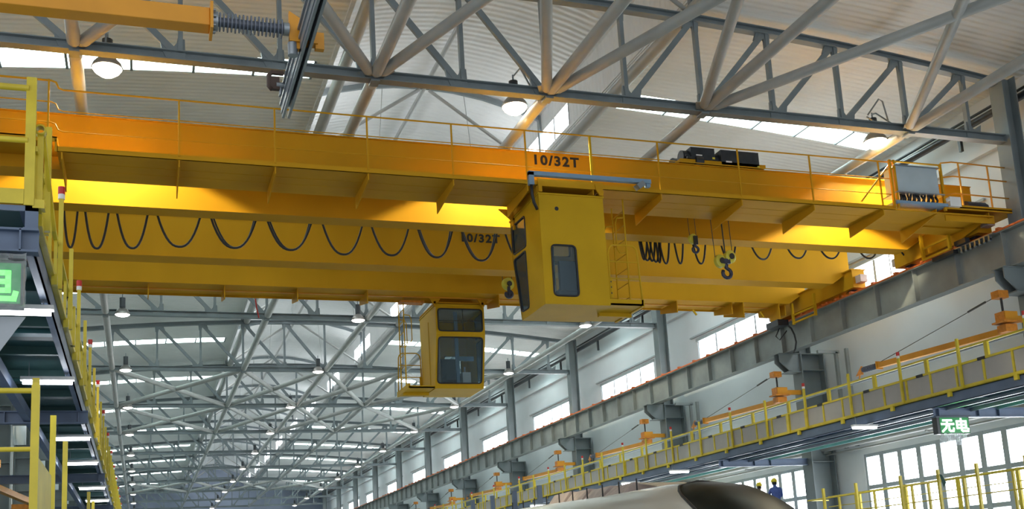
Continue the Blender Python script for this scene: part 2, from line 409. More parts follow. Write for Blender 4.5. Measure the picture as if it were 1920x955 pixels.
part('purlin', MB().tube((CX, 0, 16.78), (CX, YE, 16.78), 0.07, 10), 'tube', t)
# horizontal cross bracing in the braced bays
for k, tagk in ((-1, 'bay before the near crane'), (3, 'fourth bay past the crane'), (4, 'fifth bay past the crane'), (8, 'ninth bay past the crane')):
    for c in range(4):
        xa, xb = NX[c], NX[c+1]
        t = thing('cross_brace', 'pale crossed bracing tubes in the %s, %s from the windows' % (tagk, ORD[3-c]), 'brace', ((xa+xb)/2, YK(k)+B/2, ZC))
        d = Vector((xb-xa, B, 0)).normalized()*0.12
        part('brace_tube', MB().rod(Vector((xa, YK(k), ZC-0.02))+d, Vector((xb, YK(k+1), ZC-0.02))-d, 0.115, 14), 'tube', t)
        d = Vector((xa-xb, B, 0)).normalized()*0.12
        part('brace_tube', MB().rod(Vector((xb, YK(k), ZC-0.02))+d, Vector((xa, YK(k+1), ZC-0.02))-d, 0.115, 14), 'tube', t)
        g = MB()
        for xx, s in ((xa, 1), (xb, -1)):
            g.beam(Vector((xx+0.06*s, YK(k+1)-0.08, ZC-0.02)), Vector((xx+0.24*s, YK(k+1)-0.42, ZC-0.02)), 0.26, 0.02)
        part('end_plate', g, 'tube', t)

# ------------------------------------------------------------------ columns, runway beams
def column(k, side):
    s = 1 if side == 'r' else -1; fx = XR if s == 1 else XL; y = YK(k)
    base = Vector((fx+s*0.45, y, 0))
    near = {0: 'beside the near crane\'s end platform', 1: 'behind the near crane', 2: 'behind the rear crane'}
    if s == 1:
        lb = 'grey steel wall column %s, window side' % (near[k] if k in near else ('%s one along the window wall' % ORD[k]))
        if k < 0: lb = 'grey steel wall column on the window side, nearest the camera'
    else: lb = 'grey steel column by the left wall, %s one along' % ORD[k+1]
    t = thing('steel_column', lb, 'column', base, 'wall columns')
    def X(a): return fx+s*a
    m = MB()
    for a in (0.0, 0.86): m.box(*sorted((X(a), X(a+0.03))), y-0.27, y+0.27, 0, 8.5)
    m.box(*sorted((X(0.03), X(0.86))), y-0.01, y+0.01, 0, 8.5)
    part('lower_shaft', m, 'col', t)
    m = MB()
    for a in (0.0, 0.42): m.box(*sorted((X(a), X(a+0.03))), y-0.22, y+0.22, 8.5, 13.6)
    m.box(*sorted((X(0.03), X(0.42))), y-0.01, y+0.01, 8.5, 13.6)
    part('upper_shaft', m, 'col', t)
    m = MB()
    for z in (4.9, 6.55, 7.95, 8.5): m.box(*sorted((X(0.03), X(0.86))), y-0.25, y+0.25, z-0.012, z+0.012)
    part('stiffener', m, 'col', t)
    z1 = 8.52
    m = MB().prism([(X(0.0), z1), (X(-0.75), z1), (X(-0.75), z1-0.28), (X(-0.42), z1-0.58), (X(0.0), z1-0.62)], y-0.16, y-0.13)
    m.prism([(X(0.0), z1), (X(-0.75), z1), (X(-0.75), z1-0.28), (X(-0.42), z1-0.58), (X(0.0), z1-0.62)], y+0.13, y+0.16)
    m.box(*sorted((X(-0.78), X(0.0))), y-0.2, y+0.2, z1-0.02, z1); m.box(*sorted((X(-0.5), X(0.0))), y-0.22, y+0.22, z1-0.64, z1-0.61)
    part('corbel', m, 'col', t)
    return t
COLS = {k: column(k, 'r') for k in range(-1, KMAX+1)}
for k in range(0, KMAX): column(k, 'l')
def runway(s):
    cx = CX+s*(20.28-CX)
    t = thing('runway_beam', 'long grey runway girder with an orange rail, %s' % ('on the window side' if s > 0 else 'on the left side'), 'girder', (cx, Y0, 8.54))
    m = MB(); m.box(cx-0.20, cx+0.20, 2, YE-1, 9.46, 9.49); m.box(cx-0.16, cx+0.16, 2, YE-1, 8.54, 8.565); m.box(cx-0.01, cx+0.01, 2, YE-1, 8.56, 9.47)
    part('web_and_flanges', m, 'run', t)
    sp = B/6
    st = shared('stiffener', MB().prism([(-0.15, 0.03), (0.15, 0.03), (0.17, 0.92), (-0.17, 0.92)], -0.012, 0.012), 'run')
    if s > 0:
        for j in range(-6, int((YE-20)/sp)): piece('stiffener', st, t, (cx, YK(0)+sp*j+0.03, 8.54))
    rb = MB(); rb.box(cx-0.22, cx+0.22, 2, YE-1, 9.49, 9.52); rb.box(cx-0.06, cx+0.06, 2, YE-1, 9.52, 9.60)
    part('rail', rb, 'rail', t, 'orange-primed crane rail and bed')
    if s > 0:
        cl = shared('rail_clip', MB().box(-0.25, -0.12, -0.05, 0.05, 0, 0.06), 'rail')
        for j in range(60): piece('rail_clip', cl, t, (cx, 20+1.23*j+0.3*sin(j*7.1), 9.52))
runway(1); runway(-1)
# wall posts / access ladder beside the columns
for k in range(0, 3):
    y = YK(k)-1.2
    m = MB(); m.box(21.25, 21.35, y-0.05, y+0.05, 5.2, 8.35); m.box(21.25, 21.35, y-0.6, y-0.5, 5.2, 8.35); m.box(20.6, 21.4, y-0.05, y+0.05, 8.3, 8.4)
    part('service_frame', m, 'run', COLS[k])

# ------------------------------------------------------------------ high-bay lamps
def lamp(x, y, z, label, group=None, power=0, spot=True):
    t = thing('high_bay_lamp', label, 'lamp', (x, y, z), group)
    c = (x, y, z)
    n = 24 if power else 14
    nr = power and y < 22; q = 1.14 if nr else 1.0; dd = 2.6 if nr else 1.0
    part('reflector', MB().lathe([(a*q, b) for a, b in [(0.255, 0.0), (0.265, 0.015), (0.235, 0.10), (0.16, 0.20), (0.09, 0.25), (0.07, 0.255), (0.085, 0.24), (0.15, 0.19), (0.225, 0.095), (0.25, 0.0)]], c, n), 'refl', t)
    part('glass', MB().lathe([(0.245*q, 0.01), (0.21*q, -0.025*dd), (0.12*q, -0.055*dd), (0.001, -0.065*dd)], c, n), 'bulb_near' if nr else 'bulb', t)
    part('ballast', MB().tube((x, y, z+0.25), (x, y, z+0.62), 0.105, 14), 'dark', t)
    hg = MB().tube((x, y, z+0.6), (x, y, z+0.78), 0.02, 6)
    if power and y < 22: hg.path([(x, y, z+0.74), (x, 20.6, z+0.70), (x, 20.0, 12.05)], 0.02, 6)
    part('hanger', hg, 'truss', t)
    if power:
        l = bpy.data.lights.new('lamp_light', 'SPOT'); l.energy = power; l.color = (1.0, 0.88, 0.60); l.spot_size = radians(122 if y < 22 else 140); l.spot_blend = 0.12; l.shadow_soft_size = 0.12
        o = bpy.data.objects.new('lamp_light', l); COL.objects.link(o); o.parent = t; o.location = (0, 0, -0.19)
    return t
LXS = (-0.655, 7.91, 17.62)
LN = ('farthest from the windows', 'under the lantern', 'nearest the windows')
LAMP3 = None
for k in range(0, KMAX+1):
    for i, x in enumerate(LXS):
        y = 21.1 if k == 0 else YK(k)-0.35
        xx = x if k == 0 else (-0.62, 7.84, 17.25)[i]
        z = 12.12 if k == 0 else 11.76
        if k == 1: continue
        if True: lb, g = 'bell-shaped lamp %s, %s' % ('above the near crane' if k == 0 else 'at the %s truss behind' % ORD[k-1], LN[i]), 'high-bay lamps under the roof'
        if k == 0 and i == 2: xx, y, z = 17.33, 20.75, 11.93
        lo = lamp(xx, y, z, lb, g, power=(800 if k == 0 else 120 if k <= 3 else 0))
        if k == 0 and i == 2: LAMP3 = lo
# lamp arm of the lamp nearest the windows
m = MB(); m.path([(16.75, 20.2, 12.35), (17.05, 20.1, 12.75), (17.15, 20.1, 12.7), (17.25, 20.1, 12.2)], 0.02, 6); m.tube((16.72, 20.2, 12.3), (17.1, 20.3, 12.2), 0.02, 6)
part('lamp_arm', m, 'truss', LAMP3)

# ------------------------------------------------------------------ bridge cranes
def xf(mb, fn):
    if fn: mb.v = [tuple(fn(Vector(v))) for v in mb.v]
    return mb
def rrect(a0, a1, b0, b1, r, n=4):
    pts = []
    for cx_, cy_, s in ((a1-r, b1-r, 0), (a0+r, b1-r, 1), (a0+r, b0+r, 2), (a1-r, b0+r, 3)):
        for i in range(n+1):
            a = pi/2*(s+i/n); pts.append((cx_+r*cos(a), cy_+r*sin(a)))
    return pts
def quadpath(q, r=0.07, n=4):
    """rounded path through a quadrilateral's corners (2D)"""
    out = []
    m = len(q)
    for i in range(m):
        p = Vector(q[i]); a = (Vector(q[i-1])-p).normalized()*r; b = (Vector(q[(i+1) % m])-p).normalized()*r
        for k in range(n+1):
            t = k/n; out.append(tuple((p+a)*(1-t)**2+p*2*t*(1-t)+(p+b)*t*t))
    return out
def ring(mb, outer, inner, mapf, th):
    """wall between a polygon and a hole with the same number of corners, mapf(a,b,t)->xyz"""
    n = len(outer)
    for i in range(n):
        j = (i+1) % n
        vs = [mapf(*outer[i], 0), mapf(*outer[j], 0), mapf(*inner[j], 0), mapf(*inner[i], 0), mapf(*outer[i], th), mapf(*outer[j], th), mapf(*inner[j], th), mapf(*inner[i], th)]
        mb.add(vs, [(0,1,2,3), (7,6,5,4), (0,4,5,1), (1,5,6,2), (2,6,7,3), (3,7,4,0)])
def cab(parent, fn):
    """operator's cab of the near crane in its own place; fn moves it for the other crane"""
    A = lambda name, mb, m, p, **k: part(name, xf(mb, fn), m, p, **k)
    x0, x1, y0, zb, zt = 7.91, 9.387, 20.0, 7.29, 9.66
    w = MB(); t = 0.035
    prof = [(y0+t, zb), (21.40, zb), (21.45, 7.40), (21.80, 8.85), (21.80, zt), (y0+t, zt)]
    # camera-side wall around its window
    ring(w, [(x0, zb), (x1, zb), (x1, zt), (x0, zt)], [(8.125, 7.46), (8.675, 7.46), (8.665, 8.55), (8.13, 8.55)], lambda a, b, t_: (a, y0+t_, b), t)
    # side wall with two windows
    sx = lambda a, b, t_: (x0+t_, a, b)
    w1 = [(20.91, 8.81), (21.75, 8.86), (21.75, 9.53), (20.91, 9.50)]
    w2 = [(20.94, 7.44), (21.43, 7.46), (21.74, 8.74), (20.97, 8.73)]
    w.prism([(y0+t, zb), (20.9, zb), (20.9, zt), (y0+t, zt)], x0, x0+t, 'x')
    ring(w, [(20.9, 8.77), (21.83, 8.80), (21.86, zt), (20.9, zt)], w1, sx, t)
    ring(w, [(20.9, zb), (21.46, zb), (21.83, 8.80), (20.9, 8.77)], w2, sx, t)
    # door side wall, solid
    w.prism(prof, x1-t, x1-0.001, 'x')
    # windscreen side
    ring(w, [(x0, 8.80), (x1, 8.80), (x1, zt), (x0, zt)], [(x0+.07, 8.90), (x1-.07, 8.90), (x1-.07, 9.56), (x0+.07, 9.56)], lambda a, b, t_: (a, 21.85-t_, b), t)
    sl = lambda a, b, t_: (a, 21.45+(b-zb)*(0.39/1.51)-t_, b)
    ring(w, [(x0, zb), (x1, zb), (x1, 8.80), (x0, 8.80)], [(x0+.07, 7.42), (x1-.07, 7.42), (x1-.07, 8.72), (x0+.07, 8.72)], sl, t)
    w.box(x0+0.002, x1-0.002, y0+0.002, 21.45, zb-0.02, zb+0.03); w.box(x0-0.02, x1+0.02, y0-0.02, 21.88, zt, zt+0.035)
    c = A('cab', w, 'crane_l', parent, label='golden yellow operator cab with black-edged windows')
    def seal(q, mapf, glassq=None):
        A('window_seal', MB().path([mapf(a, b, 0.0) for a, b in quadpath(q, 0.10)], 0.022, 6, True), 'black', c)
        g = MB(); pl = quadpath(q, 0.10); n = len(pl)
        g.add([mapf(a, b, 0.012) for a, b in pl]+[mapf(a, b, 0.020) for a, b in pl], [tuple(range(n)), tuple(range(n, 2*n))[::-1]]+[(i, (i+1) % n, n+(i+1) % n, n+i) for i in range(n)])
        A('glass_pane', g, 'glass', c)
    seal([(8.12, 7.455), (8.68, 7.455), (8.67, 8.555), (8.125, 8.555)], lambda a, b, t_: (a, y0+t_, b))
    seal(w1, sx); seal(w2, sx)
    seal([(x0+.07, 8.90), (x1-.07, 8.90), (x1-.07, 9.56), (x0+.07, 9.56)], lambda a, b, t_: (a, 21.85-t_, b))
    seal([(x0+.07, 7.42), (x1-.07, 7.42), (x1-.07, 8.72), (x0+.07, 8.72)], sl)
    A('wiper_bar', MB().box(x0+.1, x1-.1, 21.8, 21.815, 9.21, 9.225).box(8.55, 8.57, 21.8, 21.815, 8.9, 9.56), 'dark', c)
    A('vent_hole', MB().tube((8.30, y0-0.006, 9.36), (8.30, y0+0.01, 9.36), 0.045, 14), 'black', c, label='small round black vent hole')
    s = MB(); s.box(8.45, 8.9, 20.5, 20.95, 7.62, 7.75); s.box(8.45, 8.9, 20.42, 20.52, 7.7, 8.35); s.tube((8.67, 20.7, 7.32), (8.67, 20.7, 7.62), 0.05, 10)
    A('operator_seat', s, 'seat', c)
    s = MB(); s.box(8.15, 8.4, 20.6, 21.0, 7.35, 7.85); s.tube((8.27, 20.8, 7.85), (8.27, 20.8, 8.05), 0.02, 8)
    A('control_console', s, 'white', c)
    s = MB(); s.box(8.60, 8.70, 21.3, 21.38, 7.4, 9.6); s.box(8.15, 8.65, 21.3, 21.38, 8.12, 8.25)
    A('inner_post', s, 'bar', c, label='blue-grey inner window post')
    s = MB(); s.box(x1-0.06, x1-0.04, y0+0.05, 21.4, 7.35, 9.6); s.box(x0+0.05, x1-0.05, y0+0.05, 21.6, 9.60, 9.63); s.box(8.8, x1-0.05, y0+0.045, y0+0.055, 7.35, 9.6)
    A('inner_lining', s, 'wallint', c)
    s = MB(); s.box(x1+0.002, x1+0.012, 20.25, 21.0, 7.40, 9.35)
    A('door', s, 'crane_l', c)
    # balcony
    b = MB(); b.box(x1, 10.16, 20.0, 21.43, 7.29, 7.33); b.box(x1, 10.16, 20.0, 20.02, 7.29, 7.42); b.box(10.12, 10.18, 20.0, 21.43, 7.27, 7.42); b.box(x1, 10.16, 21.41, 21.43, 7.29, 7.36)
    b.box(x1, 10.16, 20.62, 20.72, 7.2, 7.29)
    A('balcony_deck', b, 'crane_l', c)
    lp = [(9.41, 20.01, 7.42), (9.42, 20.01, 8.45)]+[(9.57-0.14*cos(a), 20.01, 8.47+0.155*sin(a)) for a in (0.4, 0.9, 1.3, 1.57)]+[(9.95+0.15*sin(a), 20.01, 8.47+0.155*cos(a)) for a in (0.0, 0.5, 1.0, 1.5)]+[(10.14, 20.01, 7.42)]
    b = MB(); b.path(lp, 0.018, 8); b.tube((9.42, 20.01, 8.25), (10.10, 20.01, 8.25), 0.014, 8); b.tube((9.40, 20.01, 7.88), (10.13, 20.01, 7.88), 0.014, 8)
    A('balcony_rail', b, 'crane_l', c)
    m = MB()
    for z in (7.55, 7.68, 7.80): m.tube((9.43, 19.995, z), (9.43, 20.012, z), 0.018, 8)
    A('bolt_holes', m, 'black', c); A('fixing_plate', MB().box(9.39, 9.47, 20.005, 20.015, 7.45, 7.9), 'crane_l', c)
    return c
def ladder(parent, fn):
    A = lambda name, mb, m, p, **k: part(name, xf(mb, fn), m, p, **k)
    l = A('ladder', MB().tube((10.10, 20.5, 7.33), (10.10, 20.5, 10.07), 0.019, 8).tube((10.10, 21.1, 7.33), (10.10, 21.1, 10.02), 0.019, 8), 'crane_l', parent)
    for i in range(7): A('rung', MB().tube((10.10, 20.5, 7.62+i*0.33), (10.10, 21.1, 7.62+i*0.33), 0.011, 6), 'crane_l', l)
    for y in (20.5, 21.1):
        A('grab_loop', MB().path([(10.09, y, 8.62), (9.93, y, 8.62), (9.88, y, 8.7), (9.88, y, 9.3), (9.93, y, 9.42), (10.09, y, 9.44)], 0.014, 6), 'crane_l', l)
    return l
GX0, GX1 = -3.4, 19.59
def girder(crane, ya, yb, name='girder', text=None, ztp=11.0, lb=None):
    m = MB(); zb = 9.86
    def body(y0, y1, za, zt_):
        m.prism([(GX0, za), (GX1, za), (20.25, za+0.42), (20.25, zt_), (-3.9, zt_), (-3.9, za+0.42)], y0, y1)
    body(ya+0.03, yb-0.03, zb+0.015, ztp-0.02)
    m.prism([(GX0, zb), (GX1, zb), (GX1, zb+0.02), (GX0, zb+0.02)], ya, yb)
    m.prism([(GX1, zb), (20.27, zb+0.42), (20.27, zb+0.44), (GX1, zb+0.02)], ya, yb)
    m.box(-3.9, 20.25, ya-0.01, yb+0.01, ztp-0.02, ztp)
    g = part(name, m, 'crane', crane, label=lb)
    part('trolley_rail', MB().box(-3.5, 20.0, (ya+yb)/2-0.03, (ya+yb)/2+0.03, ztp, ztp+0.08), 'dark', g)
    if text:
        x, z, h = text
        cu = bpy.data.curves.new('lettering', 'FONT'); cu.body = '10/32T'; cu.size = h*1.36; cu.extrude = 0.002; cu.offset = 0.012; cu.space_character = 1.20
        tmp = bpy.data.objects.new('lettering_curve', cu); COL.objects.link(tmp); bpy.context.view_layer.update()
        lm = bpy.data.meshes.new_from_object(tmp.evaluated_get(bpy.context.evaluated_depsgraph_get())); bpy.data.objects.remove(tmp)
        lm.materials.clear(); lm.materials.append(M['letter'])
        o = bpy.data.objects.new('lettering', lm); COL.objects.link(o)
        o.parent = g; o.rotation_euler = (pi/2, 0, 0); o.location = Vector((x, ya+0.022, z))-ORG[g.name]; o['label'] = 'black stencilled lettering 10/32T'
        o.scale = (1.08, 1, 1)
    return g
def end_carriage(crane, y0, y1, zlo=9.66):
    m = MB(); m.box(20.02, 20.46, y0, y1, zlo, 10.22); m.box(19.98, 20.50, y0-0.02, y1+0.02, 10.2, 10.23)
    e = part('end_carriage', m, 'crane', crane)
    for y in (y0+0.35, y1-0.35): part('wheel', MB().tube((20.16, y, 9.77), (20.38, y, 9.77), 0.17, 18), 'dark', e)
    for y in (y0-0.12, y1+0.12): part('buffer', MB().box(20.12, 20.36, y-0.12, y+0.12, 9.78, 10.0), 'pink', e, label='dull pink rubber buffer')
    m = MB()
    for i in range(6): m.tube((20.24, y0+0.5+i*0.35, zlo-0.05), (20.24, y0+0.62+i*0.35, zlo-0.05), 0.05, 8)
    part('cable_clamp', m, 'rust', e)

c1 = thing('bridge_crane', 'near orange-yellow bridge crane with railed walkway and large hanging golden cab', 'crane', (CX, 21.4, 9.6))
girder(c1, 20.88, 21.39, text=(8.17, 10.72, 0.225), lb='girder above the railed walkway, lettered 10/32T')
girder(c1, 22.72, 23.21)
# walkway
XPOST = [-3.4, -1.62, 0.67, 2.46, 4.29, 6.06, 7.68, 9.18, 10.81, 12.84, 14.76, 16.70]
dk = MB(); dk.box(-1.46, 17.05, 20.015, 20.515, 9.865, 9.955); dk.box(-1.46, 17.05, 20.535, 20.9, 9.865, 9.955); dk.box(-1.46, 17.05, 20.5, 20.55, 9.885, 9.95); dk.box(-3.6, -1.46, 20.0, 20.9, 10.12, 10.145)
part('walkway_deck', dk, 'crane', c1)
m = MB(); m.box(-1.46, 17.05, 20.0, 20.015, 9.86, 9.965); m.box(-1.46, 17.05, 20.0, 20.06, 9.86, 9.87); m.box(-3.6, -1.46, 20.0, 20.015, 10.05, 10.15); m.prism([(-1.5, 9.86), (-1.45, 9.86), (-1.45, 9.96), (-1.5, 10.15)], 20.0, 20.015)
part('toe_plate', m, 'crane', c1)
brk = shared('bracket', MB().prism([(20.0, 9.86), (20.0, 9.72), (20.1, 9.70), (21.34, 9.58), (21.34, 9.86)], -0.011, 0.011, 'x').box(-0.04, 0.04, 20.0, 20.9, 9.855, 9.868), 'crane')
for x in [-1.38]+XPOST[2:]:
    piece('bracket', brk, c1, (x, 0, 0))
gr = MB()
for z, s in ((11.07, 0.17), (10.65, 0.17), (10.25, 0.17)):
    r = 0.019 if z > 11 else 0.012
    gr.path([(-3.6, 20.0, z+s), (-1.58, 20.0, z+s), (-1.50, 20.0, z+s-0.03), (-1.45, 20.0, z+0.03), (-1.37, 20.0, z), (17.0, 20.0, z)], r, 6)
part('guard_rail', gr, 'crane', c1)
for i, x in enumerate(XPOST):
    b0 = 9.93 if x > -1.5 else 10.12
    bright = abs(x-9.18) < 0.1
    part('rail_post', MB().beam((x, 20.0, b0), (x, 20.0, b0+1.14), 0.05 if bright else 0.032, 0.03, (0, 1, 0)), 'crane_l' if bright else 'crane', c1)
cab(c1, None); ladder(c1, None)
# hanging frame between walkway and cab
m = MB(); m.box(7.93, 9.37, 21.0, 21.03, 9.69, 9.93); m.box(7.90, 9.40, 19.975, 20.03, 9.84, 10.0); m.box(7.9, 9.4, 20.03, 21.85, 9.93, 9.97); m.box(7.88, 7.93, 20.0, 21.8, 9.70, 9.84); m.box(9.36, 9.41, 20.0, 21.8, 9.70, 9.84)
m.prism([(9.20, 9.95), (9.40, 9.80), (9.38, 9.70), (9.30, 9.70), (9.22, 9.83)], 19.94, 19.97); m.prism([(7.9, 10.0), (7.98, 10.0), (7.98, 9.70), (7.9, 9.70)], 19.94, 19.97)
m.prism([(7.55, 9.86), (8.2, 9.86), (7.98, 9.62), (7.84, 9.62)], 21.55, 21.6); m.box(7.87, 7.92, 21.55, 21.6, 9.40, 9.70)
part('cab_hanger', m, 'crane', c1)
part('conduit_bar', MB().box(7.64, 10.47, 19.78, 19.88, 9.99, 10.08).box(7.64, 7.75, 19.78, 19.88, 9.78, 10.06).box(10.36, 10.46, 19.8, 19.9, 9.92, 10.05), 'bar', c1, label='sky-blue conduit bar above the cab')
part('hose', MB().path([(7.70, 19.83, 9.80), (7.70, 19.83, 9.6), (7.74, 19.86, 9.42), (7.84, 19.95, 9.30)], 0.035, 8), 'black', c1)
fl = MB().beam((10.10, 19.76, 9.86), (10.26, 19.78, 9.97), 0.16, 0.12)
part('floodlight', fl, 'alu', c1, label='small silver floodlight at the conduit end')
# right end: cabinet, end platform
m = MB(); m.box(17.12, 18.33, 19.9, 20.35, 10.30, 10.96)
cb = part('control_cabinet', m, 'box', c1, label='pale blue-grey control cabinet', bevel=0.01)
part('cabinet_lid', MB().box(17.06, 18.38, 19.86, 20.4, 10.955, 10.975).box(17.06, 18.45, 19.86, 20.4, 10.27, 10.30), 'alu', cb)
part('cabinet_shelf', MB().box(17.0, 18.5, 19.85, 20.45, 9.99, 10.06), 'bar', cb)
m = MB()
for i in range(16): m.path([(17.25+i*0.07, 20.0+0.05*sin(i), 10.28), (17.24+i*0.07+0.03*sin(i*3), 19.98, 10.17), (17.26+i*0.07, 20.05, 10.06)], 0.03, 6)
part('cable_tail', m, 'black', cb)
m = MB()
for x in (16.98, 17.09, 18.47): m.beam((x, 19.93, 9.9), (x, 19.93, 11.10), 0.055, 0.055)
m.beam((16.1, 20.0, 10.02), (17.05, 20.05, 11.02), 0.03, 0.03); m.beam((17.0, 19.93, 10.85), (17.1, 19.93, 10.95), 0.04, 0.04)
m.box(16.98, 18.5, 19.9, 19.93, 11.05, 11.08)
part('cabinet_frame', m, 'crane', c1)
m = MB(); m.box(18.45, 20.85, 20.0, 21.2, 10.03, 10.06); m.box(18.45, 20.85, 20.0, 20.02, 9.99, 10.11); m.box(17.05, 20.0, 20.02, 20.88, 9.865, 9.89); m.box(18.6, 20.0, 20.9, 21.4, 9.83, 9.86); m.box(18.6, 20.1, 20.1, 20.13, 9.72, 9.93)
part('end_platform', m, 'crane', c1)
m = MB()
for z in (11.24, 10.87, 10.42 ): m.path([(18.52, 19.95, z-0.10), (18.95, 20.05, z), (19.1, 20.05, z), (20.85, 20.05, z-0.03)], 0.018, 6)
for x in (19.15, 20.05, 20.85): m.tube((x, 20.05, 10.06 if x < 20.5 else 10.39), (x, 20.05, 11.22), 0.022, 8)
part('end_guard_rail', m, 'orange', c1)
part('motor_cover', MB().box(18.55, 19.95, 21.0, 21.3, 10.1, 10.78), 'orange', c1)
part('travel_motor', MB().tube((20.0, 20.9, 10.45), (20.6, 20.9, 10.45), 0.14, 14).tube((20.6, 20.9, 10.45), (20.68, 20.9, 10.45), 0.11, 12), 'hook', c1, label='dark blue travel motor')
part('junction_box', MB().box(18.62, 18.95, 19.9, 20.1, 10.03, 10.27).tube((18.5, 19.9, 10.15), (18.62, 19.95, 10.2), 0.04, 8), 'white', c1)
end_carriage(c1, 20.6, 23.8)
for xb in (18.3, 19.9):
    part('side_bracket', MB().prism([(20.05, 9.98), (20.05, 9.85), (21.4, 9.55), (21.4, 9.98)], xb-0.012, xb+0.012, 'x'), 'crane', c1)
m = MB()
for y in (22.36, 21.36): m.beam((19.75, y, 9.25 if y < 22 else 9.44), (19.75, y, 10.2), 0.06, 0.06)
m = MB(); m.beam((19.75, 22.33, 9.44), (19.75, 22.36, 10.15), 0.07, 0.07); m.beam((19.75, 21.34, 9.46), (19.75, 21.34, 9.95), 0.07, 0.07)
m.beam((19.75, 22.33, 9.46), (19.75, 21.34, 9.46), 0.05, 0.05); m.beam((19.75, 22.33, 9.76), (19.75, 21.34, 9.76), 0.05, 0.05)
part('access_cage', m, 'crane_l', c1, label='small yellow access frame hanging by the runway')
# festoon cable loops behind the far girder
def loop(xa, xb, zb, r=0.026, skew=0.0, y=23.42):
    pts = []
    for i in range(17):
        u = -1+i/8
        z = zb+(10.25-zb)*abs(u)**2.4
        pts.append((xa+(xb-xa)*(u+1)/2+skew*(1-u*u), y+0.03*sin(u*2), z))
    return pts
FPX_ = [(118, 147, 9.13), (158, 205, 9.13), (217, 279, 9.17), (291, 379, 9.25), (391, 484, 9.28), (497, 588, 9.29), (601, 683, 9.24), (693, 770, 9.27), (780, 852, 9.27), (862, 936, 9.24), (944, 1010, 9.26),
        (1196, 1216, 9.46), (1199, 1224, 9.44), (1210, 1231, 9.43), (1216, 1239, 9.41), (1228, 1241, 9.40), (1234, 1258, 9.38), (1262, 1284, 9.40), (1296, 1327, 9.42), (1349, 1383, 9.52), (1414, 1443, 9.62), (1480, 1510, 9.70), (1542, 1572, 9.74), (1614, 1642, 9.80), (1694, 1722, 9.84)]
def xat(px):   # pixel column of the photo -> x in the festoon's plane
    py = 400+0.05*px; d = _f+_R*0+(_R*((px-960)/FPX)-_U*((py-720)/FPX)); d = d*(23.42/d.y); return d.x
fs = thing('festoon_cable', 'black festoon cable hanging in loops behind the near crane\'s far girder', 'cable', (CX, 23.42, 10.25))
for a, b, zb in FPX_:
    xa, xb = xat(a), xat(b); e = (xb-xa)*0.03 if xb-xa > 0.5 else 0.0
    ex = 0.18 if zb > 9.6 else 0
    part('cable_loop', MB().path(loop(xa-e-ex, xb+e+ex, zb), 0.026, 6), 'black', fs)
part('festoon_track', MB().box(-3.3, 19.8, 23.38, 23.46, 10.25, 10.32), 'dark', fs)
for i in (4, 5, 8, 9):
    a, b, zb = FPX_[i]; xa, xb = xat(a), xat(b)
    part('cable_loop', MB().path(loop(xa+0.03, xb-0.02, zb+0.03, 0.02, 0.04, 23.5), 0.02, 6), 'dark', fs)
# trolley of the near crane
t = thing('crane_trolley', 'trolley with two black machine housings riding on the near crane', 'trolley', (13.1, 21.9, 11.08))
part('trolley_frame', MB().box(11.9, 14.2, 20.95, 23.1, 11.08, 11.16), 'crane', t)
m = MB(); m.box(12.2, 12.83, 20.95, 21.5, 11.17, 11.47); m.tube((12.05, 21.2, 11.3), (12.2, 21.2, 11.3), 0.16, 14); m.tube((12.3, 21.0, 11.13), (12.5, 21.0, 11.13), 0.12, 12)
for i in range(4): m.tube((12.08, 20.95+i*0.06, 11.2+i*0.07), (12.2, 20.95+i*0.06, 11.2+i*0.07), 0.03, 8)
a = part('hoist_housing', m, 'dark', t, label='black hoist gear housing')
part('rating_plate', MB().box(12.33, 12.49, 20.945, 20.95, 11.26, 11.29), 'white', a); part('green_tag', MB().box(12.76, 12.83, 20.945, 20.95, 11.2, 11.25), 'sheave', a)
m = MB(); m.box(13.0, 14.03, 20.95, 21.6, 11.09, 11.46); m.tube((12.9, 21.2, 11.28), (13.0, 21.2, 11.28), 0.15, 14)
a = part('electrics_box', m, 'dark', t, label='wide black electrics box')
part('rating_plate', MB().box(13.12, 13.28, 20.945, 20.95, 11.15, 11.19), 'white', a); part('green_tag', MB().box(13.97, 14.03, 20.945, 20.95, 11.06, 11.12), 'sheave', a)
part('rope_drum', MB().tube((12.3, 22.1, 11.4), (13.9, 22.1, 11.4), 0.25, 18), 'dark', t)
def hookpath(x, y, z, s):
    pts = [(x, y, z), (x, y, z-0.10*s)]
    for i in range(11):
        a = radians(75-i*29); pts.append((x+0.0*s+0.15*s*cos(a), y, z-0.27*s+0.15*s*sin(a)))
    return pts
def sheave(mb, x, y, z, r, w, tilt=0.0):
    d = Vector((cos(tilt), sin(tilt), 0)); p = Vector((x, y, z))
    mb.tube(p-d*w/2, p+d*w/2, r, 22)
t = thing('main_hook', 'large black hook under two pale yellow sheaves, hanging on three ropes from the near crane', 'hook', (13.53, 22.1, 8.8))
part('rope', MB().tube((13.27, 22.1, 9.1), (13.17, 22.05, 11.1), 0.010, 5), 'rope', t); part('rope', MB().tube((13.56, 22.1, 9.1), (13.47, 22.05, 11.1), 0.018, 5), 'rope', t); part('rope', MB().tube((13.76, 22.1, 9.2), (13.68, 22.05, 11.1), 0.010, 5), 'rope', t)
for x, z in ((13.40, 9.07), (13.68, 9.19)):
    y = 22.1
    a = part('sheave_guard', MB().tube((x-0.01, y+0.05, z), (x+0.01, y-0.04, z), 0.165, 24).tube((x+0.01, y-0.04, z), (x+0.015, y-0.06, z), 0.165, 24, 0.13), 'sheave', t, label='pale yellow sheave guard')
    part('sheave_boss', MB().tube((x+0.012, y-0.05, z), (x+0.02, y-0.09, z), 0.075, 16), 'dark', a)
